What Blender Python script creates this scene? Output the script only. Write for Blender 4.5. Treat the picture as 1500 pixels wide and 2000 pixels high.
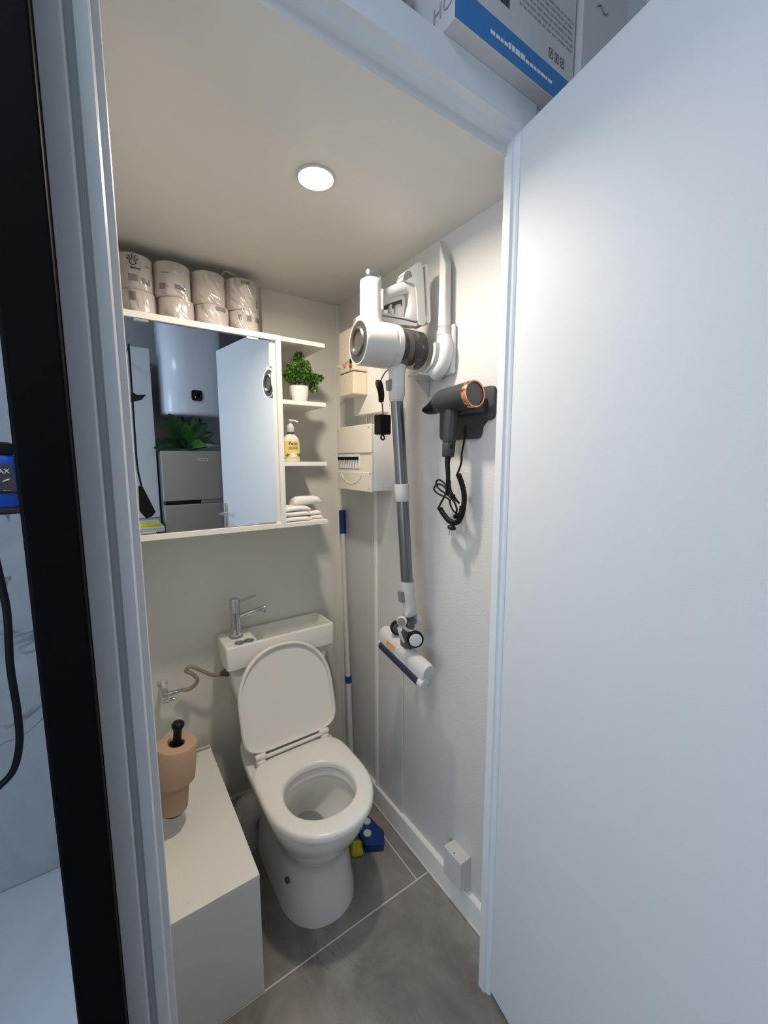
import bpy, bmesh, math, random
from mathutils import Vector, Matrix
random.seed(7)
PI = math.pi
D = bpy.data
for _o in list(D.objects): D.objects.remove(_o)
SC = bpy.context.scene
COL = SC.collection

# ------------------------------------------------------------------ camera
FPX = 805.94
H = 1.5
YAW, PITCH, ROLL = math.radians(34.339), math.radians(-7.2004), math.radians(-0.10957)
cy, sy, cp, sp = math.cos(YAW), math.sin(YAW), math.cos(PITCH), math.sin(PITCH)
_f = Vector((sy*cp, cy*cp, sp)); _r = Vector((cy, -sy, 0)); _u = _r.cross(_f)
_r2 = _r*math.cos(ROLL) + _u*math.sin(ROLL); _u2 = -_r*math.sin(ROLL) + _u*math.cos(ROLL)
cam_d = D.cameras.new('camera'); cam = D.objects.new('camera', cam_d); COL.objects.link(cam)
cam.matrix_world = Matrix(((_r2.x, _u2.x, -_f.x, 0), (_r2.y, _u2.y, -_f.y, 0), (_r2.z, _u2.z, -_f.z, H), (0, 0, 0, 1)))
cam_d.sensor_fit = 'HORIZONTAL'; cam_d.sensor_width = 36; cam_d.lens = FPX/1500*36
cam_d.clip_start = 0.01
SC.camera = cam
# image point helpers: a photograph pixel met with a real plane of the room
def _ray(px, py):
    return _r2*((px-750)/FPX) + _u2*(-(py-1000)/FPX) + _f
def onx(px, py, x): d = _ray(px, py); return Vector((0, 0, H)) + d*(x/d.x)
def ony(px, py, y): d = _ray(px, py); return Vector((0, 0, H)) + d*(y/d.y)
def onz(px, py, z): d = _ray(px, py); return Vector((0, 0, H)) + d*((z-H)/d.z)

# ------------------------------------------------------------------ world, lights, exposure
W = D.worlds.new('world'); SC.world = W; W.use_nodes = True
W.node_tree.nodes['Background'].inputs[0].default_value = (0.55, 0.72, 1.0, 1)
W.node_tree.nodes['Background'].inputs[1].default_value = 0.6
SC.view_settings.view_transform = 'Standard'; SC.view_settings.look = 'None'
SC.view_settings.exposure = 0.0; SC.view_settings.gamma = 1.0
SC.view_settings.use_curve_mapping = False
def area(name, loc, rot, sx, sy_, power, col, spread=180):
    l = D.lights.new(name, 'AREA'); l.shape = 'RECTANGLE'; l.size = sx; l.size_y = sy_
    l.energy = power; l.color = col; l.spread = math.radians(spread)
    o = D.objects.new(name, l); COL.objects.link(o); o.location = loc; o.rotation_euler = rot
    return o
# added bluish area light for an assumed, unseen window (assumed_window_1) in the far left wall of the outer room
area('assumed_window_light', (-2.02, -0.70, 1.45), (0, -PI/2, 0), 1.3, 1.0, 27, (0.68, 0.82, 1.0))
# added cool fill light under the outer ceiling, to brighten shower and door frame
area('room_fill_light', (-0.55, 0.12, 2.735), (0, 0, 0), 0.5, 0.5, 11, (0.74, 0.85, 1.0))
# the light behind the diffuser of the toilet's downlight
_l = D.lights.new('downlight_bulb', 'AREA'); _l.shape = 'DISK'; _l.size = 0.080; _l.energy = 7.6; _l.color = (1.0, 0.885, 0.74); _l.spread = math.radians(172)
_o = D.objects.new('downlight_bulb', _l); COL.objects.link(_o); _o.location = (0.471, 0.973, 2.1525)

# ------------------------------------------------------------------ materials
def mat(name, col, rough=0.5, metal=0.0, bump=0.0, bscale=200, spec=0.5, coat=0.0, trans=0.0, var=0.0, vscale=6, emit=0.0, ior=1.45, bdist=0.002):
    m = D.materials.new(name); m.use_nodes = True
    nt = m.node_tree; b = nt.nodes['Principled BSDF']
    b.inputs['Base Color'].default_value = (*col, 1); b.inputs['Roughness'].default_value = rough
    b.inputs['Metallic'].default_value = metal; b.inputs['Specular IOR Level'].default_value = spec
    b.inputs['Coat Weight'].default_value = coat; b.inputs['Coat Roughness'].default_value = 0.08
    b.inputs['Transmission Weight'].default_value = trans; b.inputs['IOR'].default_value = ior
    if emit:
        b.inputs['Emission Color'].default_value = (*col, 1); b.inputs['Emission Strength'].default_value = emit
    tc = nt.nodes.new('ShaderNodeTexCoord')
    if bump:
        n = nt.nodes.new('ShaderNodeTexNoise'); n.inputs['Scale'].default_value = bscale; n.inputs['Detail'].default_value = 3
        bp = nt.nodes.new('ShaderNodeBump'); bp.inputs['Strength'].default_value = bump; bp.inputs['Distance'].default_value = bdist
        nt.links.new(tc.outputs['Object'], n.inputs['Vector']); nt.links.new(n.outputs['Fac'], bp.inputs['Height'])
        nt.links.new(bp.outputs['Normal'], b.inputs['Normal'])
    if var:
        n = nt.nodes.new('ShaderNodeTexNoise'); n.inputs['Scale'].default_value = vscale; n.inputs['Detail'].default_value = 5
        r = nt.nodes.new('ShaderNodeMapRange'); r.inputs['From Min'].default_value = 0.3; r.inputs['From Max'].default_value = 0.7
        r.inputs['To Min'].default_value = 1-var; r.inputs['To Max'].default_value = 1+var
        mx = nt.nodes.new('ShaderNodeVectorMath'); mx.operation = 'SCALE'; mx.inputs[0].default_value = col
        nt.links.new(tc.outputs['Object'], n.inputs['Vector']); nt.links.new(n.outputs['Fac'], r.inputs['Value'])
        nt.links.new(r.outputs[0], mx.inputs['Scale']); nt.links.new(mx.outputs[0], b.inputs['Base Color'])
    return m
def vein_mat(name, c1, c2, vein, scale, vscale, vein_w, rough, vein_amt=1.0, stretch=(1, 1, 1), rotz=0.0):
    m = D.materials.new(name); m.use_nodes = True
    nt = m.node_tree; N = nt.nodes; L = nt.links; b = N['Principled BSDF']; b.inputs['Roughness'].default_value = rough
    tc = N.new('ShaderNodeTexCoord'); mp = N.new('ShaderNodeMapping'); mp.inputs['Scale'].default_value = stretch
    mp.inputs['Rotation'].default_value = (0, 0, rotz)
    L.new(tc.outputs['Object'], mp.inputs['Vector'])
    n1 = N.new('ShaderNodeTexNoise'); n1.inputs['Scale'].default_value = scale; n1.inputs['Detail'].default_value = 8; n1.inputs['Roughness'].default_value = 0.62
    n1.inputs['Distortion'].default_value = 0.6
    L.new(mp.outputs[0], n1.inputs['Vector'])
    cr = N.new('ShaderNodeValToRGB'); cr.color_ramp.elements[0].position = 0.32; cr.color_ramp.elements[1].position = 0.68
    cr.color_ramp.elements[0].color = (*c1, 1); cr.color_ramp.elements[1].color = (*c2, 1)
    L.new(n1.outputs['Fac'], cr.inputs[0])
    n2 = N.new('ShaderNodeTexNoise'); n2.inputs['Scale'].default_value = vscale; n2.inputs['Detail'].default_value = 6; n2.inputs['Distortion'].default_value = 1.2
    L.new(mp.outputs[0], n2.inputs['Vector'])
    s = N.new('ShaderNodeMath'); s.operation = 'SUBTRACT'; s.inputs[1].default_value = 0.5; L.new(n2.outputs['Fac'], s.inputs[0])
    a = N.new('ShaderNodeMath'); a.operation = 'ABSOLUTE'; L.new(s.outputs[0], a.inputs[0])
    r = N.new('ShaderNodeMapRange'); r.inputs['From Min'].default_value = 0; r.inputs['From Max'].default_value = vein_w
    r.inputs['To Min'].default_value = vein_amt; r.inputs['To Max'].default_value = 0; L.new(a.outputs[0], r.inputs['Value'])
    n3 = N.new('ShaderNodeTexNoise'); n3.inputs['Scale'].default_value = vscale*0.9; L.new(tc.outputs['Object'], n3.inputs['Vector'])
    r3 = N.new('ShaderNodeMapRange'); r3.inputs['From Min'].default_value = 0.48; r3.inputs['From Max'].default_value = 0.58; L.new(n3.outputs['Fac'], r3.inputs['Value'])
    mm = N.new('ShaderNodeMath'); mm.operation = 'MULTIPLY'; L.new(r.outputs[0], mm.inputs[0]); L.new(r3.outputs[0], mm.inputs[1])
    mx = N.new('ShaderNodeMix'); mx.data_type = 'RGBA'; mx.inputs[7].default_value = (*vein, 1)
    L.new(mm.outputs[0], mx.inputs[0]); L.new(cr.outputs[0], mx.inputs[6]); L.new(mx.outputs[2], b.inputs['Base Color'])
    return m
M = {}
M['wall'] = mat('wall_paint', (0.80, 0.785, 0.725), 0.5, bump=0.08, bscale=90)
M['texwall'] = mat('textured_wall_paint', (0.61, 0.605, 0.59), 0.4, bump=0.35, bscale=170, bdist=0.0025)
M['ceil'] = mat('ceiling_paint', (0.67, 0.662, 0.64), 0.5, bump=0.03, bscale=60)
M['room'] = mat('outer_room_paint', (0.72, 0.73, 0.74), 0.6)
M['darkwall'] = mat('dark_grey_paint', (0.42, 0.425, 0.43), 0.6, var=0.15)
M['gloss'] = mat('gloss_trim_paint', (0.70, 0.72, 0.74), 0.38, bump=0.12, bscale=110, var=0.02, vscale=14)
M['door'] = mat('door_paint', (0.64, 0.67, 0.695), 0.55, bump=0.06, spec=0.35, bscale=400)
M['lacq'] = mat('white_melamine', (0.82, 0.80, 0.75), 0.4)
M['lacq2'] = mat('white_melamine_cool', (0.78, 0.77, 0.745), 0.45)
M['cer'] = mat('white_ceramic', (0.83, 0.82, 0.79), 0.12, coat=0.5)
M['seat'] = mat('white_seat_plastic', (0.82, 0.80, 0.76), 0.22)
M['plastic'] = mat('white_plastic', (0.60, 0.59, 0.575), 0.34)
M['greyplastic'] = mat('pale_grey_plastic', (0.62, 0.63, 0.64), 0.35)
M['cream'] = mat('cream_plastic', (0.76, 0.68, 0.53), 0.42)
M['ivory'] = mat('ivory_plastic', (0.74, 0.70, 0.61), 0.4)
M['chrome'] = mat('chrome', (0.62, 0.62, 0.63), 0.08, metal=1.0)
M['steel'] = mat('brushed_steel', (0.62, 0.60, 0.56), 0.32, metal=1.0)
M['braid'] = mat('braided_steel', (0.40, 0.36, 0.31), 0.45, metal=0.8, bump=0.8, bscale=900)
M['rust'] = mat('dull_brass_nut', (0.16, 0.11, 0.08), 0.5, metal=0.6)
M['black'] = mat('black_plastic', (0.005, 0.005, 0.006), 0.45, spec=0.3)
M['satinblack'] = mat('satin_black_profile', (0.003, 0.003, 0.004), 0.6, spec=0.08)
M['charcoal'] = mat('charcoal_matte_plastic', (0.035, 0.036, 0.040), 0.5, spec=0.35)
M['charcoal2'] = mat('charcoal_holder_plastic', (0.045, 0.047, 0.052), 0.55, spec=0.35)
M['copper'] = mat('rose_copper', (0.80, 0.40, 0.26), 0.18, metal=1.0)
M['grille'] = mat('grey_mesh_grille', (0.13, 0.13, 0.13), 0.6, metal=0.3, bump=0.6, bscale=1500)
M['tube'] = mat('anodised_grey_tube', (0.20, 0.205, 0.22), 0.30, metal=0.85)
M['darkgrey'] = mat('dark_grey_plastic', (0.07, 0.07, 0.075), 0.35)
M['ringgrey'] = mat('gunmetal_ring', (0.16, 0.155, 0.15), 0.28, metal=0.8)
M['midgrey'] = mat('mid_grey_plastic', (0.22, 0.22, 0.23), 0.3)
M['smoke'] = mat('smoked_clear_plastic', (0.26, 0.235, 0.23), 0.06, trans=0.9, ior=1.15)
M['blue'] = mat('blue_plastic', (0.008, 0.040, 0.20), 0.4)
M['navy'] = mat('brush_blue', (0.025, 0.022, 0.055), 0.8)
M['yellow'] = mat('yellow_cloth', (0.62, 0.60, 0.02), 0.7)
M['orange'] = mat('orange_sticker', (0.72, 0.28, 0.03), 0.4)
M['red'] = mat('red_plastic', (0.45, 0.03, 0.02), 0.4)
M['paper'] = mat('white_toilet_paper', (0.86, 0.79, 0.745), 0.85, bump=0.3, bscale=300)
M['kraft'] = mat('brown_toilet_paper', (0.50, 0.34, 0.235), 0.9, bump=0.4, bscale=350)
M['card'] = mat('cardboard_core', (0.20, 0.13, 0.08), 0.9)
M['towel'] = mat('white_terry_towel', (0.92, 0.89, 0.86), 0.95, bump=0.9, bscale=500)
M['leaf'] = mat('bright_green_leaf', (0.10, 0.19, 0.018), 0.5, var=0.5, vscale=40)
M['leafd'] = mat('dark_green_leaf', (0.018, 0.065, 0.022), 0.3, var=0.35, vscale=10)
M['leafm'] = mat('mid_green_leaf', (0.05, 0.17, 0.03), 0.35, var=0.3, vscale=10)
M['pot'] = mat('white_matte_pot', (0.85, 0.82, 0.80), 0.35)
M['soap'] = mat('cream_soap_bottle', (0.74, 0.70, 0.56), 0.2)
M['label'] = mat('yellow_label_print', (0.78, 0.62, 0.22), 0.4)
M['ink'] = mat('dark_print', (0.05, 0.04, 0.04), 0.6)
M['greyink'] = mat('grey_print', (0.36, 0.33, 0.34), 0.6)
M['greenink'] = mat('green_print', (0.25, 0.42, 0.10), 0.6)
M['whiteink'] = mat('white_print', (0.80, 0.82, 0.85), 0.5)
M['boxcard'] = mat('white_printed_carton', (0.62, 0.60, 0.60), 0.55)
M['boxblue'] = mat('blue_carton_stripe', (0.045, 0.20, 0.48), 0.5)
M['fridge'] = mat('grey_silver_fridge', (0.37, 0.36, 0.335), 0.42, metal=0.3)
M['heater'] = mat('white_enamel', (0.80, 0.84, 0.93), 0.16)
M['tray'] = mat('white_shower_tray', (0.72, 0.75, 0.80), 0.3)
M['shampoo'] = mat('blue_bottle_plastic', (0.008, 0.07, 0.40), 0.3)
M['grout'] = mat('pale_grout', (0.66, 0.62, 0.57), 0.8)
M['glass'] = mat('clear_glass', (0.95, 0.97, 0.97), 0.02, trans=1.0, ior=1.45)
M['mirror'] = mat('mirror_silver', (0.90, 0.93, 0.94), 0.01, metal=1.0)
M['lampglow'] = mat('lit_diffuser', (1.0, 0.93, 0.82), 0.5, emit=30)
M['led'] = mat('red_led', (1.0, 0.1, 0.05), 0.5, emit=3)
M['tile'] = vein_mat('grey_brown_stone_tile', (0.11, 0.104, 0.094), (0.33, 0.30, 0.268), (0.055, 0.047, 0.042), 3.2, 2.3, 0.009, 0.36, 0.5, (1.3, 0.8, 1), 0.75)
M['marble'] = vein_mat('white_marble', (0.42, 0.46, 0.48), (0.66, 0.70, 0.74), (0.12, 0.12, 0.12), 1.6, 2.2, 0.012, 0.25, 0.8)
def film_mat():
    m = D.materials.new('clear_plastic_film'); m.use_nodes = True; nt = m.node_tree; N = nt.nodes; L = nt.links
    for n in list(N): N.remove(n)
    out = N.new('ShaderNodeOutputMaterial'); t = N.new('ShaderNodeBsdfTransparent'); g = N.new('ShaderNodeBsdfGlossy'); mx = N.new('ShaderNodeMixShader')
    g.inputs['Roughness'].default_value = 0.17; g.inputs['Color'].default_value = (1, 1, 1, 1)
    fr = N.new('ShaderNodeFresnel'); fr.inputs['IOR'].default_value = 1.65
    tc = N.new('ShaderNodeTexCoord'); mp = N.new('ShaderNodeMapping'); mp.inputs['Scale'].default_value = (1, 1, 0.22); mp.inputs['Rotation'].default_value = (0, 0.6, 0)
    no = N.new('ShaderNodeTexNoise'); no.inputs['Scale'].default_value = 42; no.inputs['Detail'].default_value = 2; no.inputs['Distortion'].default_value = 1.0
    bp = N.new('ShaderNodeBump'); bp.inputs['Strength'].default_value = 1.0; bp.inputs['Distance'].default_value = 0.002
    L.new(tc.outputs['Object'], mp.inputs[0]); L.new(mp.outputs[0], no.inputs['Vector']); L.new(no.outputs['Fac'], bp.inputs['Height'])
    L.new(bp.outputs['Normal'], g.inputs['Normal']); L.new(bp.outputs['Normal'], fr.inputs['Normal'])
    L.new(fr.outputs[0], mx.inputs[0]); L.new(t.outputs[0], mx.inputs[1]); L.new(g.outputs[0], mx.inputs[2]); L.new(mx.outputs[0], out.inputs[0])
    return m
M['film'] = film_mat()

# ------------------------------------------------------------------ builders (all in world metres)
ORG = {}
def tag(o, label=None, cat=None, group=None, kind=None):
    if label: o['label'] = label
    if cat: o['category'] = cat
    if group: o['group'] = group
    if kind: o['kind'] = kind
    return o
def thing(name, label, cat, loc, group=None):
    o = D.objects.new(name, None); o.empty_display_size = 0.05; COL.objects.link(o); o.location = loc; ORG[o.name] = Vector(loc)
    return tag(o, label, cat, group)
def obj(name, bm, m, parent=None, smooth=None, loc=None, label=None):
    if parent is not None: org = ORG[parent.name]
    elif loc is not None: org = Vector(loc)
    else:
        xs = [v.co for v in bm.verts]
        org = Vector(((min(v.x for v in xs)+max(v.x for v in xs))/2, (min(v.y for v in xs)+max(v.y for v in xs))/2, min(v.z for v in xs)))
    bmesh.ops.translate(bm, verts=bm.verts, vec=-org)
    bmesh.ops.recalc_face_normals(bm, faces=bm.faces)
    me = D.meshes.new(name)
    if smooth is not None:
        ca = math.radians(smooth)
        for f in bm.faces: f.smooth = True
        for e in bm.edges:
            e.smooth = not (len(e.link_faces) == 2 and e.calc_face_angle(0) > ca)
    bm.to_mesh(me); bm.free()
    if isinstance(m, (list, tuple)):
        for k in m: me.materials.append(M[k])
    else: me.materials.append(M[m])
    o = D.objects.new(name, me); COL.objects.link(o)
    if parent is not None: o.parent = parent
    else: o.location = org
    ORG[o.name] = org
    if label: o['label'] = label
    return o
def struct(name, bm, m, smooth=None):
    return tag(obj(name, bm, m, None, smooth), kind='structure')
def B(): return bmesh.new()
def box(bm, x0, x1, y0, y1, z0, z1, bev=0.0, seg=2, M4=None):
    nb = bmesh.new()
    bmesh.ops.create_cube(nb, size=1)
    for v in nb.verts: v.co = Vector((x0+(v.co.x+.5)*(x1-x0), y0+(v.co.y+.5)*(y1-y0), z0+(v.co.z+.5)*(z1-z0)))
    if bev: bmesh.ops.bevel(nb, geom=list(nb.edges), offset=bev, segments=seg, profile=0.5, affect='EDGES')
    if M4 is not None: bmesh.ops.transform(nb, matrix=M4, verts=nb.verts)
    _join(bm, nb); return bm
def _join(bm, nb):
    mp = [bm.verts.new(v.co) for v in nb.verts]
    nb.verts.index_update()
    for f in nb.faces:
        nf = bm.faces.new([mp[v.index] for v in f.verts]); nf.material_index = f.material_index
    nb.free()
def rings(bm, rs, cap0=True, cap1=True, closed=True, mi=0):
    vs = [[bm.verts.new(p) for p in r] for r in rs]; n = len(vs[0])
    for a, b in zip(vs[:-1], vs[1:]):
        for i in range(n if closed else n-1):
            j = (i+1) % n
            try: bm.faces.new((a[i], a[j], b[j], b[i])).material_index = mi
            except ValueError: pass
    if cap0: bm.faces.new(vs[0][::-1]).material_index = mi
    if cap1: bm.faces.new(vs[-1]).material_index = mi
    return vs
def frame(d):
    d = Vector(d).normalized(); a = Vector((0, 0, 1)) if abs(d.z) < 0.9 else Vector((1, 0, 0))
    u = a.cross(d).normalized(); return u, d.cross(u)
def lathe(bm, base, d, prof, n=28, cap0=True, cap1=True, mi=0):
    base = Vector(base); d = Vector(d).normalized(); u, v = frame(d)
    rs = [[base + d*h + (u*math.cos(2*PI*k/n) + v*math.sin(2*PI*k/n))*max(r, 1e-5) for k in range(n)] for r, h in prof]
    rings(bm, rs, cap0, cap1, mi=mi); return bm
def cyl(bm, a, b, r, n=20, bev=0.0):
    a = Vector(a); b = Vector(b); L = (b-a).length
    prof = [(r, 0), (r, L)] if not bev else [(r-bev, 0), (r-bev*.3, bev*.3), (r, bev), (r, L-bev), (r-bev*.3, L-bev*.3), (r-bev, L)]
    return lathe(bm, a, b-a, prof, n)
def smooth_path(pts, k=6):
    P = [Vector(p) for p in pts]; out = []
    Q = [P[0]*2-P[1]] + P + [P[-1]*2-P[-2]]
    for i in range(1, len(Q)-2):
        p0, p1, p2, p3 = Q[i-1:i+3]
        for j in range(k):
            t = j/k
            out.append(0.5*((2*p1) + (p2-p0)*t + (2*p0-5*p1+4*p2-p3)*t*t + (3*p1-p0-3*p2+p3)*t**3))
    out.append(P[-1]); return out
def tube(bm, pts, r, n=10, k=6, sm=True, taper=None, mi=0):
    P = smooth_path(pts, k) if sm else [Vector(p) for p in pts]
    u = None; rs = []
    for i, p in enumerate(P):
        d = (P[min(i+1, len(P)-1)] - P[max(i-1, 0)]).normalized()
        if u is None: u, v = frame(d)
        else:
            u = (u - d*u.dot(d)).normalized(); v = d.cross(u)
        rr = r if taper is None else r*taper(i/(len(P)-1))
        rs.append([p + (u*math.cos(2*PI*q/n) + v*math.sin(2*PI*q/n))*rr for q in range(n)])
    rings(bm, rs, mi=mi); return bm
def prism(bm, poly, vec, bev=0.0, seg=2):
    nb = bmesh.new(); vec = Vector(vec)
    rings(nb, [[Vector(p) for p in poly], [Vector(p)+vec for p in poly]])
    if bev: bmesh.ops.bevel(nb, geom=list(nb.edges), offset=bev, segments=seg, profile=0.5, affect='EDGES')
    _join(bm, nb); return bm
def rounded(poly, r, n=5):
    out = []; P = [Vector(p) for p in poly]
    for i, p in enumerate(P):
        a = P[i-1]; b = P[(i+1) % len(P)]
        ra = min(r, (a-p).length*.45); rb = min(r, (b-p).length*.45)
        s = p + (a-p).normalized()*ra; e = p + (b-p).normalized()*rb
        for k in range(n+1):
            t = k/n; out.append(s*(1-t)**2 + p*2*t*(1-t) + e*t*t)
    return out
def text_bm(s, size, M4, extr=0.0004):
    cu = D.curves.new('t', 'FONT'); cu.body = s; cu.size = size; cu.extrude = extr; cu.align_x = 'CENTER'; cu.align_y = 'CENTER'; cu.resolution_u = 2
    o = D.objects.new('t', cu); COL.objects.link(o)
    dg = bpy.context.evaluated_depsgraph_get(); me = D.meshes.new_from_object(o.evaluated_get(dg))
    bm = bmesh.new(); bm.from_mesh(me); bmesh.ops.transform(bm, matrix=M4, verts=bm.verts)
    D.objects.remove(o); D.curves.remove(cu); D.meshes.remove(me)
    return bm
def basis(o, x, y):
    x = Vector(x).normalized(); y = Vector(y).normalized(); z = x.cross(y)
    return Matrix(((x.x, y.x, z.x, o[0]), (x.y, y.y, z.y, o[1]), (x.z, y.z, z.z, o[2]), (0, 0, 0, 1)))
def rotm(c, axis, deg):
    return Matrix.Translation(Vector(c)) @ Matrix.Rotation(math.radians(deg), 4, axis) @ Matrix.Translation(-Vector(c))

# ------------------------------------------------------------------ setting
CZ = 2.165
XR, YB, XL = 0.905, 1.68, -0.02
# floor bed and its stone tiles
fl = struct('floor', box(B(), -2.1, 1.3, -1.32, 1.74, -0.06, -0.0012), 'grout')
g = 0.0024
def tile(x0, x1, y0, y1):
    obj('tile', box(B(), x0+g, x1-g, y0+g, y1-g, -0.006, 0.0, 0.0006, 1), 'tile', fl)
for (x0, x1) in ((-0.02, 0.834), (0.834, 0.905)): tile(x0, x1, 1.015, 1.68)
for (x0, x1) in ((-2.1, -1.5), (-1.5, -0.3), (-0.3, 0.905)): tile(x0, x1, 0.415, 1.015 if x1 > 0 else 0.64)
tile(0.905, 1.3, 0.415, 0.66)
for yy in (-0.185, -0.785, -1.32):
    for (x0, x1) in ((-2.1, -1.2), (-1.2, 0.0), (0.0, 1.2), (1.2, 1.3)): tile(x0, x1, yy, yy+0.6 if yy > -1.3 else -0.785)
struct('wall_back', box(B(), -0.07, 0.955, YB, YB+0.05, 0, 2.75), 'wall')
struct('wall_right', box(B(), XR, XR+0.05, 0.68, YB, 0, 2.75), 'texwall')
struct('wall_left', box(B(), -0.07, XL, 0.66, YB, 0, 2.75), 'wall')
struct('ceiling', box(B(), XL, XR, 0.6745, YB, CZ, CZ+0.05), 'ceil')
# thin corner panel along the lower right wall, seen as an edge beside the mop
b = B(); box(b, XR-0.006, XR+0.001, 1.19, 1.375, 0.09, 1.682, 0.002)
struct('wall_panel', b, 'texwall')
struct('trim_1', box(B(), XR-0.011, XR+0.001, 1.362, 1.382, 0.09, 1.66, 0.003), 'lacq')
struct('trim_2', box(B(), XR-0.012, XR+0.001, YB-0.012, YB+0.001, 0.09, CZ, 0.003), 'wall')
# skirting board with cable duct profile
b = B(); prism(b, [(0.888, 0.68, 0), (0.888, 0.68, 0.088), (0.890, 0.68, 0.0915), (0.906, 0.68, 0.0915), (0.906, 0.68, 0)], (0, YB-0.68, 0))
struct('baseboard_right', b, 'lacq')
struct('baseboard_back', box(B(), XL, 0.888, 1.668, 1.681, 0, 0.08, 0.002), 'lacq')
b = B(); cyl(b, (0.8865, 0.69, 0.003), (0.8865, 1.665, 0.003), 0.003, 6)
struct('baseboard_seal', b, 'grout')

# door frame (door_frame profile measured from the photograph), running left, top and right
b = B()
F = 0.64
def lprof(): # plan section of the left jamb
    return [(-0.0245, F), (-0.001, F), (0.0015, F+0.004), (0.003, 0.655), (0.0095, 0.658), (0.012, F+0.004), (0.0265, F+0.004), (0.0290, F+0.008), (0.0300, 0.661), (0.0385, 0.6635), (0.0398, 0.6665), (0.0398, 0.70), (-0.0245, 0.70)]
rings(b, [[Vector((x, y, 0)) for x, y in lprof()], [Vector((x, y, 2.205)) for x, y in lprof()]])
struct('door_frame_left', b, 'gloss')
b = B()
rp = [(0.79, 0.6795), (0.79, 0.6595), (0.7945, 0.6575), (0.797, 0.649), (0.80, 0.645), (0.845, 0.645), (0.845, 0.6795)]
rings(b, [[Vector((x, y, 0)) for x, y in rp], [Vector((x, y, 2.205)) for x, y in rp]])
struct('door_frame_right', b, 'gloss')
b = B()
hp = [(F, 2.204), (F, 2.226), (F+0.002, 2.228), (F+0.001, 2.268), (0.70, 2.268), (0.70, 2.2165), (0.6745, 2.2165), (0.6745, 2.186), (0.662, 2.189), (0.655, 2.200)]
rings(b, [[Vector((-0.0245, y, z)) for y, z in hp], [Vector((0.845, y, z)) for y, z in hp]])
struct('door_frame_top', b, 'gloss')
struct('wall_partition_right', box(B(), 0.845, 1.3, 0.648, 0.68, 0, 2.268), 'room')
# storage loft above the toilet
struct('ceiling_loft_base', box(B(), -0.07, 0.955, 0.70, YB, 2.216, 2.268), 'gloss')
struct('wall_loft_right', box(B(), 0.955, 1.3, 0.648, 0.70, 2.268, 2.75), 'room')

# outer room shell
struct('wall_rear', box(B(), -2.1, 1.35, -1.37, -1.32, 0, 2.75), 'darkwall')
struct('wall_outer_right', box(B(), 1.3, 1.35, -1.32, 0.648, 0, 2.75), 'room')
b = B(); box(b, -2.1, -2.05, -1.32, -1.25, 0, 2.75); box(b, -2.1, -2.05, -0.15, 1.74, 0, 2.75); box(b, -2.1, -2.05, -1.25, -0.15, 0, 0.75); box(b, -2.1, -2.05, -1.25, -0.15, 2.15, 2.75)  # opening left for the assumed window
struct('wall_outer_left', b, 'room')
b = B()
for (y0, y1, z0, z1) in ((-1.25, -1.20, 0.75, 2.15), (-0.20, -0.15, 0.75, 2.15), (-0.72, -0.68, 0.80, 2.10), (-1.20, -0.20, 0.75, 0.80), (-1.20, -0.20, 2.10, 2.15)):
    box(b, -2.10, -2.05, y0, y1, z0, z1, 0.004)
struct('assumed_window_1', b, 'lacq')  # assumed window, never in view, put in to go with the added area light
struct('ceiling_outer', box(B(), -2.1, 1.35, -1.37, 1.74, 2.75, 2.79), 'room')

rl = thing('fill_lamp', 'flat square white plate added above the fill light of the outer room', 'light', (-0.55, 0.12, 2.75))  # made-up fixture to go with the added fill light
b = B(); box(b, -0.83, -0.27, -0.16, 0.40, 2.741, 2.75, .002); obj('fill_lamp_base', b, 'lacq2', rl)
# shower recess left of the toilet
b = B(); box(b, -0.95, -0.07, 1.66, 1.72, 0, 2.75); struct('wall_shower_back', b, 'marble')
struct('wall_shower_left', box(B(), -1.0, -0.95, 0.62, 1.72, 0, 2.75), 'marble')
struct('wall_shower_right', box(B(), -0.078, -0.07, 0.66, 1.66, 0, 2.75), 'marble')

# ------------------------------------------------------------------ the open door
dh = Vector((0.802, 0.648, 0)); dd = Vector((-math.sin(math.radians(9.7)), -math.cos(math.radians(9.7)), 0)); dn = Vector((math.cos(math.radians(9.7)), -math.sin(math.radians(9.7)), 0))
DW = 0.75
def dpt(s, t, z): return Vector((dh.x, dh.y, 0)) + dd*s + dn*t + Vector((0, 0, z))
door = thing('door', 'open plain white door leaf hinged on the right of the doorway', 'door', dh)
b = B(); prism(b, [dpt(0, 0, 0.012), dpt(DW, 0, 0.012), dpt(DW, 0.038, 0.012), dpt(0, 0.038, 0.012)], (0, 0, 2.194), 0.0015, 1)
obj('door_panel', b, 'door', door)
def door_handle(t0, s):
    b = B()
    c = dpt(DW-0.045, t0, 1.10); p = [dpt(DW-0.045+du, t0, 1.10+dz) for du, dz in ((-.019, -.115), (.019, -.115), (.019, .115), (-.019, .115))]
    prism(b, rounded(p, 0.018), dn*0.006*s)
    pl = obj('handle_plate', b, 'steel', door, 30)
    b = B(); q = dpt(DW-0.045, t0+0.005*s, 1.145)
    tube(b, [q, q+dn*0.035*s, q+dn*0.047*s-dd*0.012, q+dn*0.047*s-dd*0.11], 0.008, 12)
    obj('handle_lever', b, 'steel', door, 40)
    b = B(); lathe(b, dpt(DW-0.045, t0+0.005*s, 1.045), dn*s, [(0.010, 0), (0.010, 0.004), (0.006, 0.005)], 14); obj('keyhole', b, 'steel', door, 40)
door_handle(0.0, -1); door_handle(0.038, 1)

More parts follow.
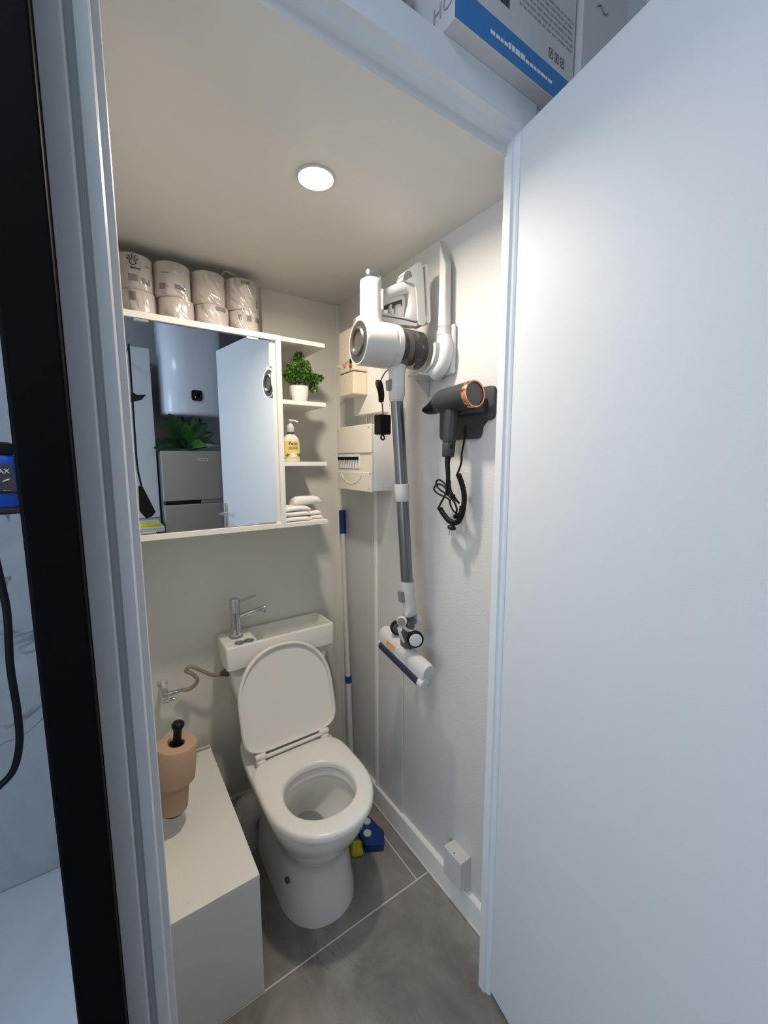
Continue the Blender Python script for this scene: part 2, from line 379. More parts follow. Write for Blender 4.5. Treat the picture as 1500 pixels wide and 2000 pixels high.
# ------------------------------------------------------------------ ceiling downlight
dl = thing('downlight', 'round lit white recessed downlight in the toilet ceiling', 'light', (0.471, 0.973, CZ))
b = B(); lathe(b, (0.471, 0.973, CZ), (0, 0, -1), [(0.041, -0.001), (0.045, -0.001), (0.0455, 0.003), (0.043, 0.005), (0.041, 0.005), (0.041, -0.001)], 40, False, False)
obj('bezel', b, 'plastic', dl, 40)
b = B(); lathe(b, (0.471, 0.973, CZ), (0, 0, -1), [(0.041, 0.001), (0.041, 0.005), (0.033, 0.0075), (0.0, 0.008)], 40, True, False)
obj('diffuser', b, 'lampglow', dl, 40)

# ------------------------------------------------------------------ mirror cabinet
CY, CX, C0, C1 = 1.41, 0.539, 1.2585, 1.9203
mc = thing('mirror_cabinet', 'white wall cabinet with a mirror front above the toilet', 'cabinet', (0.28, YB, C0))
T = 0.018
b = B(); box(b, XL, CX, CY, YB, C1-T, C1, 0.001); obj('top_panel', b, 'lacq', mc)
b = B(); box(b, XL, CX, CY, YB, C0, C0+T, 0.001); obj('bottom_panel', b, 'lacq', mc)
b = B(); box(b, CX-T, CX, CY, YB, C0+T, C1-T, 0.001); obj('side_panel', b, 'lacq', mc)
b = B(); box(b, XL, XL+T, CY, YB, C0+T, C1-T, 0.001); obj('side_panel', b, 'lacq', mc)
b = B()
mx0, mx1, mz0, mz1 = XL+T+0.001, CX-T-0.014, C0+T+0.002, C1-T-0.003
pts = [(mx0, mz0), (mx1, mz0), (mx1, 1.745), (mx1-0.004, 1.757), (mx1-0.0045, 1.775), (mx1-0.004, 1.793), (mx1, 1.805), (mx1, mz1), (mx0, mz1)]
prism(b, [Vector((x, CY+0.008+0.0, z)) for x, z in pts], (0, 0.004, 0)); obj('mirror', b, 'mirror', mc)
b = B(); box(b, mx1-0.015, CX-T, CY+0.0125, CY+0.026, C0+T, C1-T); box(b, XL+T, mx1-0.02, CY+0.0125, CY+0.024, C0+T+.001, C1-T-.001); obj('cabinet_door', b, 'lacq2', mc)
for x0, x1, z0, z1 in ((0.108, 0.145, C1-T-0.008, C1-T), (0.424, 0.463, C1-T-0.008, C1-T), (0.085, 0.126, C0+T-0.001, C0+T+0.008), (0.446, 0.501, C0+T-0.001, C0+T+0.008)):
    b = B(); box(b, x0, x1, CY+0.003, CY+0.0075, z0, z1, 0.001, 1); obj('mirror_clip', b, 'steel', mc)
SX = 0.705
for i, z in enumerate((1.9037, 1.694, 1.4783, 1.2585)):
    b = B(); box(b, CX, SX, CY, YB, z, z+0.0152, 0.001); obj('shelf', b, 'lacq', mc)
SZ2, SZ3, SZ4 = 1.7274, 1.4933, 1.2550

# ------------------------------------------------------------------ toilet paper pack on top
pk = thing('toilet_paper_pack', 'clear plastic pack of white toilet rolls on top of the mirror cabinet', 'toilet paper', (0.2, 1.61, C1))
RC = []
for lay in range(2):
    for k in range(5):
        cx = 0.467 - 0.112*k + (0.006 if lay == 0 else 0) + random.uniform(-.003, .003); c_y = 1.600 + random.uniform(-.004, .004); z0 = C1 + 0.001 + lay*0.1055; RH = .1045
        if cx - 0.05 < XL: continue
        b = B(); R = 0.0545
        lathe(b, (cx, c_y, z0), (0, 0, 1), [(0.021, 0.004), (0.021, 0.001), (R-.003, 0), (R, 0.003), (R+.0005, RH*.5), (R, RH-.003), (R-.003, RH), (0.021, RH-.001), (0.021, RH-.008)], 36)
        obj('toilet_roll', b, 'paper', pk, 40); RC.append((cx, c_y, z0, lay))
b = B()
def wrap_prof(z, g_):
    pts = []
    xs0, xs1 = XL+0.004, 0.528
    fr = [c for c in RC if c[3] == 0]
    n = 200
    for i in range(n+1):
        x = xs1 - (xs1-xs0)*i/n
        y = 1.600 - 0.0568
        dmin = min(abs(x-c[0]) for c in RC)
        y += 0.020*(min(dmin, 0.055)/0.055)**3
        q = (x*.75+z*.66)*260 + 2.0*math.sin(x*40) + 1.5*math.sin(z*55); amp = .25+.75*max(0.0, min(1.0, (x-.15)/.25))
        y += amp*(0.0013*(1-abs(math.sin(q*.5)))**1.5*1.6 + 0.0010*math.sin(x*95+z*70)) - .0012
        pts.append(Vector((x, y - g_, z)))
    pts = [Vector((xs1+.001, 1.60, z)), Vector((xs1+.002, 1.573, z))] + pts
    return pts
rings(b, [wrap_prof(C1+0.001+0.213*i/70*0.985, 0.0006*math.sin(i*.31)) for i in range(71)], False, False, False)
obj('plastic_film', b, 'film', pk, 60)
b = B(); tube(b, [(0.39, 1.555, 2.130), (0.405, 1.56, 2.146), (0.425, 1.552, 2.140), (0.445, 1.56, 2.138)], 0.003, 6); obj('film_tie', b, 'greenink', pk, 60)
# print on the wrapper (little ink patches following the roll surface)
def patch(cx, c_y, a0, a1, z0, z1, R=0.0562, n=6):
    b = B()
    o_ = [[Vector((cx+R*math.sin(a0+(a1-a0)*i/n), c_y-R*math.cos(a0+(a1-a0)*i/n), z)) for i in range(n+1)] for z in (z0, z1)]
    rings(b, o_, False, False, False); return b
up = sorted([c for c in RC if c[3] == 1]); lo = sorted([c for c in RC if c[3] == 0])
def pr(c, a0, a1, z0, z1, m): obj('printed_mark', patch(c[0], c[1], a0, a1, c[2]+z0, c[2]+z1), m, pk)
if len(up) >= 4:
    u1, u2, u3, u4 = up[-4:]
    l1, l2, l3, l4 = lo[-4:]
    pr(u1, -0.35, 0.10, 0.022, 0.042, 'greyink'); pr(u1, 0.25, 0.8, 0.020, 0.037, 'greyink')
    pr(u2, -0.9, -0.5, 0.018, 0.036, 'greyink'); pr(u2, 0.0, 0.6, 0.022, 0.036, 'greyink')
    pr(u1, 0.5, 0.8, 0.072, 0.075, 'greyink'); pr(u2, -0.7, -0.3, 0.066, 0.069, 'greenink')
    pr(u4, -0.25, 0.3, 0.086, 0.096, 'greenink'); pr(u4, 0.9, 1.35, 0.02, 0.045, 'greyink')
    pr(l1, -0.45, -0.1, 0.070, 0.095, 'greyink'); pr(l3, 0.0, 0.7, 0.085, 0.098, 'greyink')
    pr(l4, -0.6, -0.4, 0.068, 0.088, 'greyink'); pr(l4, -0.1, 0.2, 0.068, 0.088, 'greyink'); pr(l4, 0.5, 0.9, 0.07, 0.088, 'greyink')
    # hand shaped emblem: a round palm with five spread fingers
    hx, hy, hz = u1[0]-0.005, u1[1]-0.0572, u1[2]+0.076
    b = B(); lathe(b, (hx, hy, hz), (0, -1, 0), [(0.0075, 0), (0.0095, 0), (0.0095, 0.0006), (0.0075, 0.0006), (0.0075, 0)], 18, False, False)
    for a, l in ((-62, .007), (-32, .010), (-4, .011), (24, .010), (56, .007)):
        d = Vector((math.sin(math.radians(a)), 0, math.cos(math.radians(a)))); p = Vector((hx, hy-.0003, hz)) + d*0.0115
        tube(b, [p, p+d*l], 0.0014, 6, sm=False)
    obj('hand_emblem', b, 'ink', pk)
    b = B(); box(b, hx-0.008, hx+0.020, hy-0.0006, hy, hz-0.018, hz-0.0150); obj('printed_mark', b, 'ink', pk)

# ------------------------------------------------------------------ potted plant on the shelf
def leafblob(b, c, n, R, ls, flat=0.8):
    for i in range(n):
        while True:
            v = Vector((random.uniform(-1, 1), random.uniform(-1, 1), random.uniform(-1, 1)))
            if 0.3 < v.length < 1: break
        p = Vector(c) + Vector((v.x*R[0], v.y*R[1], v.z*R[2]))
        d = (v + Vector((random.uniform(-.6, .6), random.uniform(-.6, .6), random.uniform(-.2, .9)))).normalized()
        u, w = frame(d); a = random.uniform(0, PI); s = (u*math.cos(a)+w*math.sin(a)); l = ls*random.uniform(.7, 1.3)
        vs = [b.verts.new(q) for q in (p-d*l*.5, p+s*l*.32, p+d*l*.6, p-s*l*.32)]; b.faces.new(vs)
pp = thing('potted_plant', 'small bushy green plant in a white pot on the cabinet shelf', 'plant', (0.676, 1.59, SZ2))
b = B(); lathe(b, (0.676, 1.59, SZ2), (0, 0, 1), [(0.024, 0), (0.029, 0.004), (0.035, 0.025), (0.038, 0.048), (0.0385, 0.062), (0.036, 0.063), (0.034, 0.052), (0.0, 0.050)], 32, True, False)
obj('pot', b, 'pot', pp, 50)
for mm, sd in (('leaf', 1), ('leafm', 2)):
    b = B()
    for c, n, R in (((0.662, 1.585, 1.83), 330, (.038, .04, .038)), ((0.690, 1.58, 1.86), 300, (.036, .036, .034)), ((0.680, 1.59, 1.898), 150, (.020, .022, .028)), ((0.725, 1.58, 1.822), 230, (.034, .034, .026)),
                    ((0.768, 1.585, 1.832), 80, (.018, .018, .010)), ((0.632, 1.585, 1.83), 110, (.020, .03, .024)), ((0.730, 1.575, 1.785), 90, (.018, .018, .014)), ((0.64, 1.59, 1.86), 60, (.015, .02, .016))):
        leafblob(b, c, int(n*(0.65 if mm == 'leaf' else .5)), R, 0.0125)
    tag(obj('foliage', b, mm, pp), kind='stuff')
b = B()
for (x, y, z) in ((0.65, 1.58, 1.83), (0.69, 1.58, 1.87), (0.73, 1.58, 1.82), (0.675, 1.60, 1.90), (0.76, 1.585, 1.83)):
    tube(b, [(0.676, 1.59, 1.775), (0.676*.6+x*.4, 1.59, 1.80), (x, y, z)], 0.0016, 5, 4)
obj('stem', b, 'leafd', pp)
gl = B(); lathe(gl, (0.625, 1.60, SZ2), (0, 0, 1), [(0.019, 0), (0.0215, 0.004), (0.0235, 0.046), (0.0222, 0.046), (0.020, 0.005), (0.0, 0.004)], 24, True, False)
tag(obj('glass_tumbler', gl, 'glass', None, 50), 'clear glass tumbler beside the white plant pot', 'glass')

# ------------------------------------------------------------------ soap dispenser
sb = thing('soap_dispenser', 'pump bottle of liquid soap with a yellow label on the middle shelf', 'soap bottle', (0.634, 1.585, SZ3))
def ov(cx, c_y, z, a, c, n=28, e=2.6):
    return [Vector((cx+a*math.copysign(abs(math.cos(t))**(2/e), math.cos(t)), c_y+c*math.copysign(abs(math.sin(t))**(2/e), math.sin(t)), z)) for t in [2*PI*i/n for i in range(n)]]
b = B(); rings(b, [ov(0.634, 1.585, SZ3+h, a, c) for h, a, c in ((0, .031, .019), (.003, .034, .021), (.04, .0345, .0215), (.078, .034, .021), (.092, .030, .019), (.103, .020, .015), (.108, .013, .012), (.112, .0125, .012))])
obj('bottle', b, 'soap', sb, 50)
b = B(); rings(b, [ov(0.634, 1.585, SZ3+h, a*1.012, c*1.02)[14:] + [] for h, a, c in ((.012, .0342, .0212), (.03, .0345, .0215), (.06, .0345, .0215), (.080, .0338, .0210))], False, False, False)
obj('front_label', b, 'label', sb, 50)
b = B(); lathe(b, (0.634, 1.585, SZ3+.108), (0, 0, 1), [(.014, 0), (.0145, .004), (.0145, .009), (.012, .010)], 24); obj('collar', b, 'rust', sb, 50)
b = B(); lathe(b, (0.634, 1.585, SZ3+.116), (0, 0, 1), [(.0135, 0), (.0145, .004), (.014, .020), (.010, .030), (.005, .034), (.004, .042)], 24)
box(b, 0.625, 0.643, 1.575, 1.595, SZ3+.157, SZ3+.166, .003); tube(b, [(0.636, 1.585, SZ3+.162), (0.650, 1.578, SZ3+.161), (0.660, 1.572, SZ3+.155)], .0035, 8)
obj('pump', b, 'glass' if False else 'plastic', sb, 40)
fy = 1.585-0.0226
obj('lettering', text_bm('Petit', 0.019, basis((0.634, fy, SZ3+.071), (1, 0, 0), (0, 0, 1))), 'ink', sb)
obj('lettering', text_bm('OLIVE', 0.014, basis((0.634, fy, SZ3+.053), (1, 0, 0), (0, 0, 1))), 'ink', sb)
b = B()
for cx, s in ((0.612, -1), (0.657, 1)):
    for a in (20, 70, 120): 
        d = Vector((math.cos(math.radians(a))*s, 0, math.sin(math.radians(a)))); p = Vector((cx, fy+.0012, SZ3+.022)); w = Vector((-d.z, 0, d.x))
        b.faces.new([b.verts.new(q) for q in (p, p+d*.007+w*.003, p+d*.013, p+d*.007-w*.003)])
obj('printed_leaves', b, 'leafm', sb)
b = B(); box(b, .626, .642, fy-.0003, fy, SZ3+.018, SZ3+.036, 0); obj('printed_panel', b, 'whiteink', sb)

# ------------------------------------------------------------------ folded towels
def towel(name, x0, x1, y0, y1, z0, h, label, folds=3, skew=0.0):
    t = thing(name, label, 'towel', ((x0+x1)/2, (y0+y1)/2, z0), 'folded towels on the bottom shelf')
    hh = h/folds
    for k in range(folds):
        b = B(); zz = z0 + k*hh; nx = 14
        rs = []
        for i in range(nx+1):
            u = i/nx; x = x0 + (x1-x0)*u - (0.006*k if k % 2 else 0)
            e = max(0.0, 1-((abs(u-.5)*2)**8)); hs = hh*(0.55+0.45*e)
            dz = skew*u*0.012 + 0.002*math.sin(u*7+k*2)
            n = 12
            rs.append([Vector((x, (y0+y1)/2 + (y1-y0)/2*math.copysign(abs(math.cos(t_))**.4, math.cos(t_))*(0.97-0.02*k), zz + hs/2 + dz*k/folds + hs*0.5*math.copysign(abs(math.sin(t_))**.7, math.sin(t_)))) for t_ in [2*PI*j/n for j in range(n)]])
        rings(b, rs); obj('fold', b, 'towel', t, 70)
    return t
towel('folded_towel', 0.588, 0.698, 1.545, 1.66, SZ4, 0.060, 'folded white face towel at the left of the bottom shelf', 3)
towel('folded_towel', 0.640, 0.757, 1.575, 1.665, SZ4+0.0605, 0.036, 'puffy white towel laid on top of the folded towel stack', 1, -1)
towel('folded_towel', 0.702, 0.762, 1.57, 1.66, SZ4, 0.034, 'small white towel at the right end of the bottom shelf', 2)

# the shelf items were first sized on a shallower shelf: scale them about the camera point, keeping their image position
def scale_about_camera(o, k=0.9216):
    m4 = Matrix.Translation((0, 0, 1.5*(1-k))) @ Matrix.Scale(k, 4)
    for q in [o] + list(o.children_recursive):
        og = ORG[q.name]; ng = m4 @ og
        if q.type == 'MESH': q.data.transform(Matrix.Scale(k, 4))
        if q.parent is None: q.location = ng
        ORG[q.name] = ng
for q in list(COL.objects):
    if q.parent is None and q.name.split('.')[0] in ('potted_plant', 'glass_tumbler', 'soap_dispenser', 'folded_towel'): scale_about_camera(q)

# ------------------------------------------------------------------ toilet
tl = thing('toilet', 'white ceramic toilet with raised lid and a hand basin on its cistern', 'toilet', (0.53, 1.3, 0))
def dout(cx, hw, yf, yb, z, n=56, eb=5.0, ef=2.15, yc=None):
    yc = yc if yc is not None else yf + (yb-yf)*0.46
    out = []
    for i in range(n):
        t = 2*PI*i/n; c, s = math.cos(t), math.sin(t)
        if s >= 0: x = hw*math.copysign(abs(c)**(2/eb), c); y = (yb-yc)*abs(s)**(2/eb)
        else: x = hw*math.copysign(abs(c)**(2/ef), c); y = -(yc-yf)*abs(s)**(2/ef)
        out.append(Vector((cx+x, yc+y, z)))
    return out
TX = 0.522
b = B()
R_ = [dout(TX+.006, .132, 1.062, 1.60, 0.0, yc=1.22), dout(TX+.006, .131, 1.064, 1.60, .02, yc=1.22), dout(TX+.005, .122, 1.072, 1.60, .09, yc=1.22),
      dout(TX+.004, .112, 1.078, 1.60, .17, yc=1.22), dout(TX+.002, .112, 1.072, 1.60, .215, yc=1.21), dout(TX, .122, 1.050, 1.60, .245, yc=1.20), dout(TX, .140, 1.020, 1.60, .285, yc=1.19),
      dout(TX, .158, .990, 1.60, .335, yc=1.18), dout(TX, .168, .974, 1.60, .375, yc=1.18), dout(TX, .170, .970, 1.60, .398, yc=1.18), dout(TX, .166, .974, 1.597, .403, yc=1.18),
      dout(TX, .122, 1.022, 1.266, .404, eb=2.2, yc=1.14), dout(TX, .117, 1.027, 1.261, .400, eb=2.2, yc=1.14), dout(TX, .116, 1.028, 1.260, .372, eb=2.2, yc=1.14), dout(TX, .126, 1.019, 1.270, .366, eb=2.2, yc=1.14), dout(TX, .124, 1.022, 1.268, .345, eb=2.2, yc=1.14),
      dout(TX, .108, 1.050, 1.285, .290, eb=2.2, yc=1.16), dout(TX, .084, 1.095, 1.300, .250, eb=2.2, yc=1.19), dout(TX, .062, 1.150, 1.305, .225, eb=2.2, yc=1.22), dout(TX, .050, 1.170, 1.300, .208, eb=2.2, yc=1.235), dout(TX, .043, 1.180, 1.290, .11, eb=2.2, yc=1.235)]
rings(b, R_); obj('bowl', b, 'cer', tl, 50)
b = B(); rings(b, [dout(TX, .052, 1.166, 1.300, .2115, eb=2.2, yc=1.235), dout(TX, .052, 1.166, 1.300, .2125, eb=2.2, yc=1.235)]); obj('water', b, 'glass', tl, 50)
# seat ring
b = B()
S_ = []
for (dz, off) in ((0.404, -.004), (0.4065, 0), (.421, .0005), (.427, -.004), (.429, -.010)):
    S_.append(dout(TX, .176+off, .957-off, 1.372+off, dz, yc=1.175))
for (dz, off) in ((.4285, .012), (.426, .005), (.420, .0005), (.4065, 0), (.404, .004)):
    S_.append(dout(TX, .115+off, 1.026-off, 1.256+off, dz, eb=2.2, yc=1.14))
S_.append(S_[0])
rings(b, [[p.copy() for p in r] for r in S_], False, False); bmesh.ops.remove_doubles(b, verts=b.verts, dist=1e-6)
obj('seat', b, 'seat', tl, 40)
# lid: shell with a rim, built flat then raised
b = B()
def lid(off, z): return dout(0, .187-off, -0.365+off, 0.0-off*.3, z, yc=-0.165, ef=2.2, eb=6)
rings(b, [lid(.017, .0150), lid(.013, .0140), lid(.0105, .0015), lid(.009, .0003), lid(.005, 0), lid(.0, .004), lid(0, .015), lid(.006, .0205), lid(.02, .022)])
ang = -(180-106.5)  # lid leans back on the cistern
# local y forward(-) ; raise so the free end goes up
Ml = Matrix.Translation((TX+.012, 1.382, 0.445)) @ Matrix.Rotation(math.radians(-107), 4, 'X')
bmesh.ops.transform(b, matrix=Ml, verts=b.verts); obj('lid', b, 'seat', tl, 40)
for s in (-1, 1):
    b = B(); x = TX+.003+s*.125
    box(b, x-.016, x+.016, 1.358, 1.394, .404, .434, .007, 3); cyl(b, (x-.019, 1.374, .442), (x+.019, 1.374, .442), .0105, 18, .003); obj('hinge', b, 'seat', tl, 40)
b = B(); cyl(b, (TX-.12, 1.371, .438), (TX+.125, 1.371, .438), .0065, 14); obj('hinge_bar', b, 'seat', tl, 40)
for s in (-1, 1):
    b = B(); x = TX+.006+s*.121; lathe(b, (x, 1.17, .125), (s, -.15, 0), [(.010, -.012), (.0095, 0), (.0075, .002), (.0, .003)], 16, True, False); obj('fixing_cap', b, 'darkgrey', tl, 40)
# cistern: tapering column below, box with basin above
def rr(x0, x1, y0, y1, z, r=.012, n=4):
    return [Vector((p.x, p.y, z)) for p in rounded([(x0, y0, 0), (x1, y0, 0), (x1, y1, 0), (x0, y1, 0)], r, n)]
b = B(); rings(b, [rr(.425, .640, 1.46, 1.676, .385, .03), rr(.418, .650, 1.478, 1.676, .43, .025), rr(.395, .69, 1.515, 1.676, .50, .02), rr(.362, .735, 1.527, 1.676, .62, .016), rr(.347, .757, 1.53, 1.676, .722, .014)])
obj('cistern', b, 'cer', tl, 40)
b = B()
bx0, bx1, by0, by1, bt, bb = .333, .775, 1.515, 1.678, .811, .717
rings(b, [rr(bx0+.006, bx1-.006, by0+.006, by1-.002, bb, .010), rr(bx0+.001, bx1-.001, by0+.001, by1, bb+.004, .012), rr(bx0-.001, bx1+.001, by0, by1, bt-.006, .012), rr(bx0+.001, bx1-.001, by0+.002, by1-.001, bt-.0015, .012), rr(bx0+.004, bx1-.004, by0+.005, by1-.003, bt, .011),
          rr(.452, bx1-.010, by0+.011, by1-.010, bt, .010), rr(.454, bx1-.012, by0+.013, by1-.012, bt-.002, .010), rr(.460, bx1-.016, by0+.017, by1-.014, bt-.03, .012), rr(.485, bx1-.030, by0+.028, by1-.024, bt-.058, .016), rr(.55, .62, 1.56, 1.63, bt-.063, .016)])
obj('basin', b, 'cer', tl, 40)
b = B(); lathe(b, (.60, 1.595, bt-.064), (0, 0, 1), [(.016, 0), (.016, .002), (.008, .003), (0, .0025)], 24, True, False); obj('basin_drain', b, 'chrome', tl, 40)
# twin flush button
for x0_, nm in ((0.388, 0), (0.4235, 1)):
    b = B(); lathe(b, (x0_, 1.541, bt-.001), (0, 0, 1), [(.0195, 0), (.0195, .0035), (.0165, .0045), (.0155, .0025), (.014, .0025), (.0135, .006), (.0, .0065)], 28, True, False); obj('flush_button', b, 'chrome', tl, 40)
# basin tap
tp = thing('basin_tap', 'chrome mixer tap on the left of the cistern basin', 'tap', (.392, 1.605, bt))
b = B(); lathe(b, (.392, 1.605, bt), (0, 0, 1), [(.026, 0), (.026, .003), (.022, .006), (.0195, .008), (.019, .10), (.0195, .102), (.0195, .104), (.019, .106), (.019, .152), (.017, .156), (0, .157)], 32, True, False); obj('tap_body', b, 'chrome', tp, 40)
b = B(); s0 = Vector((.408, 1.600, bt+.082)); s1 = Vector((.505, 1.575, bt+.108)); cyl(b, s0, s1, .0100, 18, .002); q = s0.lerp(s1, .93); cyl(b, q, q+Vector((.001, 0, -.020)), .0085, 16, .001); obj('spout', b, 'chrome', tp, 40)
b = B(); cyl(b, (.400, 1.602, bt+.140), (.472, 1.592, bt+.157), .0042, 12); obj('lever', b, 'chrome', tp, 40)
# waste pipe behind the bowl
b = B(); tube(b, [(.47, 1.50, .16), (.41, 1.50, .16), (.375, 1.50, .14), (.36, 1.50, .09), (.36, 1.50, .0)], .052, 22); obj('waste_pipe', b, 'plastic', tl, 50)
# supply valve and hose
sv = thing('supply_valve', 'small chrome stop valve with hose on the back wall left of the cistern', 'valve', (.135, YB, .655))
b = B(); lathe(b, (.135, YB, .668), (0, -1, 0), [(.018, 0), (.016, .003), (.009, .005), (.008, .05)], 22); obj('wall_flange', b, 'plastic', sv, 40)
b = B(); cyl(b, (.135, 1.625, .668), (.135, 1.625, .640), .010, 16, .002); cyl(b, (.128, 1.622, .650), (.175, 1.612, .650), .0085, 16, .002); obj('valve_body', b, 'chrome', sv, 40)
b = B(); cyl(b, (.125, 1.612, .628), (.165, 1.606, .630), .0065, 14, .002); cyl(b, (.135, 1.62, .645), (.140, 1.610, .628), .005, 12); obj('valve_lever', b, 'chrome', sv, 40)
b = B(); lathe(b, (.172, 1.612, .650), (1, 0, .05), [(.010, 0), (.0105, .006), (.010, .022), (.008, .024)], 8); obj('hose_nut', b, 'chrome', sv, 30)
b = B(); tube(b, [(.190, 1.612, .651), (.222, 1.603, .656), (.243, 1.597, .682), (.226, 1.600, .712), (.206, 1.603, .728), (.225, 1.60, .741), (.262, 1.598, .712), (.300, 1.597, .684), (.334, 1.60, .680)], .0068, 12)
obj('braided_hose', b, 'braid', sv, 50)
b = B(); lathe(b, (.322, 1.60, .679), (1, 0, .02), [(.007, 0), (.009, .004), (.011, .014), (.017, .026), (.0175, .034)], 10); obj('inlet_nut', b, 'rust', sv, 30)

# ------------------------------------------------------------------ low white box cabinet
lb = thing('low_cabinet', 'low white box cabinet on the floor left of the toilet', 'cabinet', (.13, 1.32, 0))
ZB = .377
b = B(); box(b, XL+.002, .279, 1.014, 1.63, ZB-.016, ZB, .0008); obj('top_panel', b, 'lacq', lb)
b = B(); box(b, XL+.003, .2785, 1.0145, 1.030, .001, ZB-.0165, .0008); obj('front_panel', b, 'lacq2', lb)
b = B(); box(b, .263, .2788, 1.0305, 1.63, .001, ZB-.0165, .0008); obj('side_panel', b, 'lacq2', lb)
b = B(); box(b, XL+.003, .015, 1.0305, 1.63, .001, ZB-.0165, .0008); obj('side_panel', b, 'lacq2', lb)
b = B(); lathe(b, (.105, 1.045, ZB), (0, 0, 1), [(.003, 0), (.0025, .0006), (0, .0008)], 10, True, False); obj('screw_cap', b, 'lacq2', lb)
b = B(); cyl(b, (.02, 1.62, ZB+.012), (.276, 1.62, ZB+.012), .004, 10); cyl(b, (.228, 1.6, ZB+.004), (.205, 1.6, ZB+.004), .004, 10)
obj_ = obj('folding_rail', b, 'plastic', None, 40); tag(obj_, 'thin white rail lying along the back of the low cabinet top', 'rail')

# ------------------------------------------------------------------ toilet roll holder with brown rolls
rh = thing('roll_holder', 'black upright toilet roll holder with a knob above the low cabinet', 'holder', (.125, 1.30, .45))
b = B(); tube(b, [(XL, 1.30, .447), (.06, 1.30, .447), (.108, 1.30, .447)], .007, 12); lathe(b, (XL, 1.30, .447), (1, 0, 0), [(.025, 0), (.025, .006), (.01, .008)], 20); obj('wall_arm', b, 'black', rh, 40)
b = B(); lathe(b, (.108, 1.30, .438), (.105, 0, 1), [(.030, 0), (.031, .003), (.030, .006), (.012, .008), (.0115, .255), (.013, .262), (.017, .270), (.018, .277), (.014, .283), (.0, .285)], 28, True, False); obj('pole', b, 'black', rh, 50)
ax = Vector((.105, 0, 1)).normalized()
c0 = Vector((.108, 1.30, .4475)) + ax*.001
def roll(c, R, h, r0, lab):
    t = thing('toilet_roll', lab, 'toilet paper', c, 'brown toilet rolls on the black holder')
    b = B(); lathe(b, c, ax, [(r0, 0), (R*.93, 0), (R*.985, .004), (R, .012), (R, h-.004), (R-.003, h), (r0+.0015, h), (r0, h-.002), (r0, 0)], 44, False, False); obj('paper', b, 'kraft', t, 40)
    b = B(); lathe(b, c, ax, [(r0-.0015, .001), (r0, .001), (r0, h-.001), (r0-.0015, h-.001), (r0-.0015, .001)], 30, False, False); obj('core', b, 'card', t, 40)
roll(c0, .041, .092, .020, 'part used brown toilet roll at the bottom of the black holder')
roll(c0+ax*.0925, .057, .115, .022, 'full brown toilet roll on top of the black holder')

# ------------------------------------------------------------------ mop and things on the floor
mp_ = thing('mop', 'white telescopic pole with a blue grip standing in the back corner', 'mop', (.845, 1.50, 0))
A_ = Vector((.846, 1.50, .002)); Z_ = Vector((.8875, 1.635, 1.275)); dv = (Z_-A_).normalized(); Lm = (Z_-A_).length
def onm(z): return A_ + (Z_-A_)*((z-A_.z)/(Z_.z-A_.z))
b = B(); cyl(b, A_, onm(.50), .0125, 18); obj('lower_tube', b, 'plastic', mp_, 40)
b = B(); cyl(b, onm(.52), onm(1.18), .0105, 18); obj('upper_tube', b, 'plastic', mp_, 40)
b = B(); cyl(b, onm(.495), onm(.524), .0150, 20, .002); obj('locking_collar', b, 'blue', mp_, 40)
b = B(); cyl(b, onm(1.17), Z_, .0150, 20, .003); obj('grip', b, 'blue', mp_, 40)
bp = thing('mop_head_frame', 'flat blue mop head frame with two white buttons on the floor right of the toilet', 'mop', (.79, 1.24, 0))
quad = [(.735, 1.205, .004), (.796, 1.172, .004), (.828, 1.215, .004), (.815, 1.325, .004), (.755, 1.335, .004)]
b = B(); prism(b, rounded(quad, .008, 3), (0, 0, .028), 0, 1); obj('frame_body', b, 'blue', bp, 40)
for (x, y) in ((.795, 1.292), (.768, 1.245)):
    b = B(); lathe(b, (x, y, .032), (0, 0, 1), [(.0155, 0), (.0155, .004), (.013, .006), (.006, .0055), (.0055, .003), (0, .003)], 24, True, False); obj('button', b, 'plastic', bp, 40)
for p in quad:
    b = B(); lathe(b, (p[0]*.9+.785*.1, p[1]*.9+1.25*.1, 0), (0, 0, 1), [(.006, 0), (.006, .0045)], 8); obj('foot', b, 'blue', bp)
b = B(); yr = [[Vector((.712+.026*math.cos(t)*s+.006*math.sin(3*t), 1.232+.03*math.sin(t)*s, z)) for t in [2*PI*i/18 for i in range(18)]] for s, z in ((.8, 0), (1.0, .006), (.95, .018), (.7, .026), (.3, .027))]
rings(b, yr); tag(obj('sponge', b, 'yellow', None, 40), 'small yellow sponge on the floor between toilet and blue mop frame', 'sponge')

# ------------------------------------------------------------------ small cable outlet box on the skirting
ob = thing('cable_outlet', 'small white cable outlet box on the skirting near the doorway', 'outlet', (.88, .865, .12))
b = B(); box(b, .858, .8875, .825, .905, .118, .218, .002); obj('cover', b, 'plastic', ob)
b = B(); box(b, .860, .9045, .8265, .9035, .0925, .2165, .001) if False else box(b, .8875, .9045, .826, .904, .0925, .2165, .0008); obj('back_plate', b, 'plastic', ob)
b = B(); lathe(b, (.868, .865, .2175), (0, 0, 1), [(.0028, 0), (.0026, .001), (0, .0012)], 12, True, False); obj('screw', b, 'darkgrey', ob)

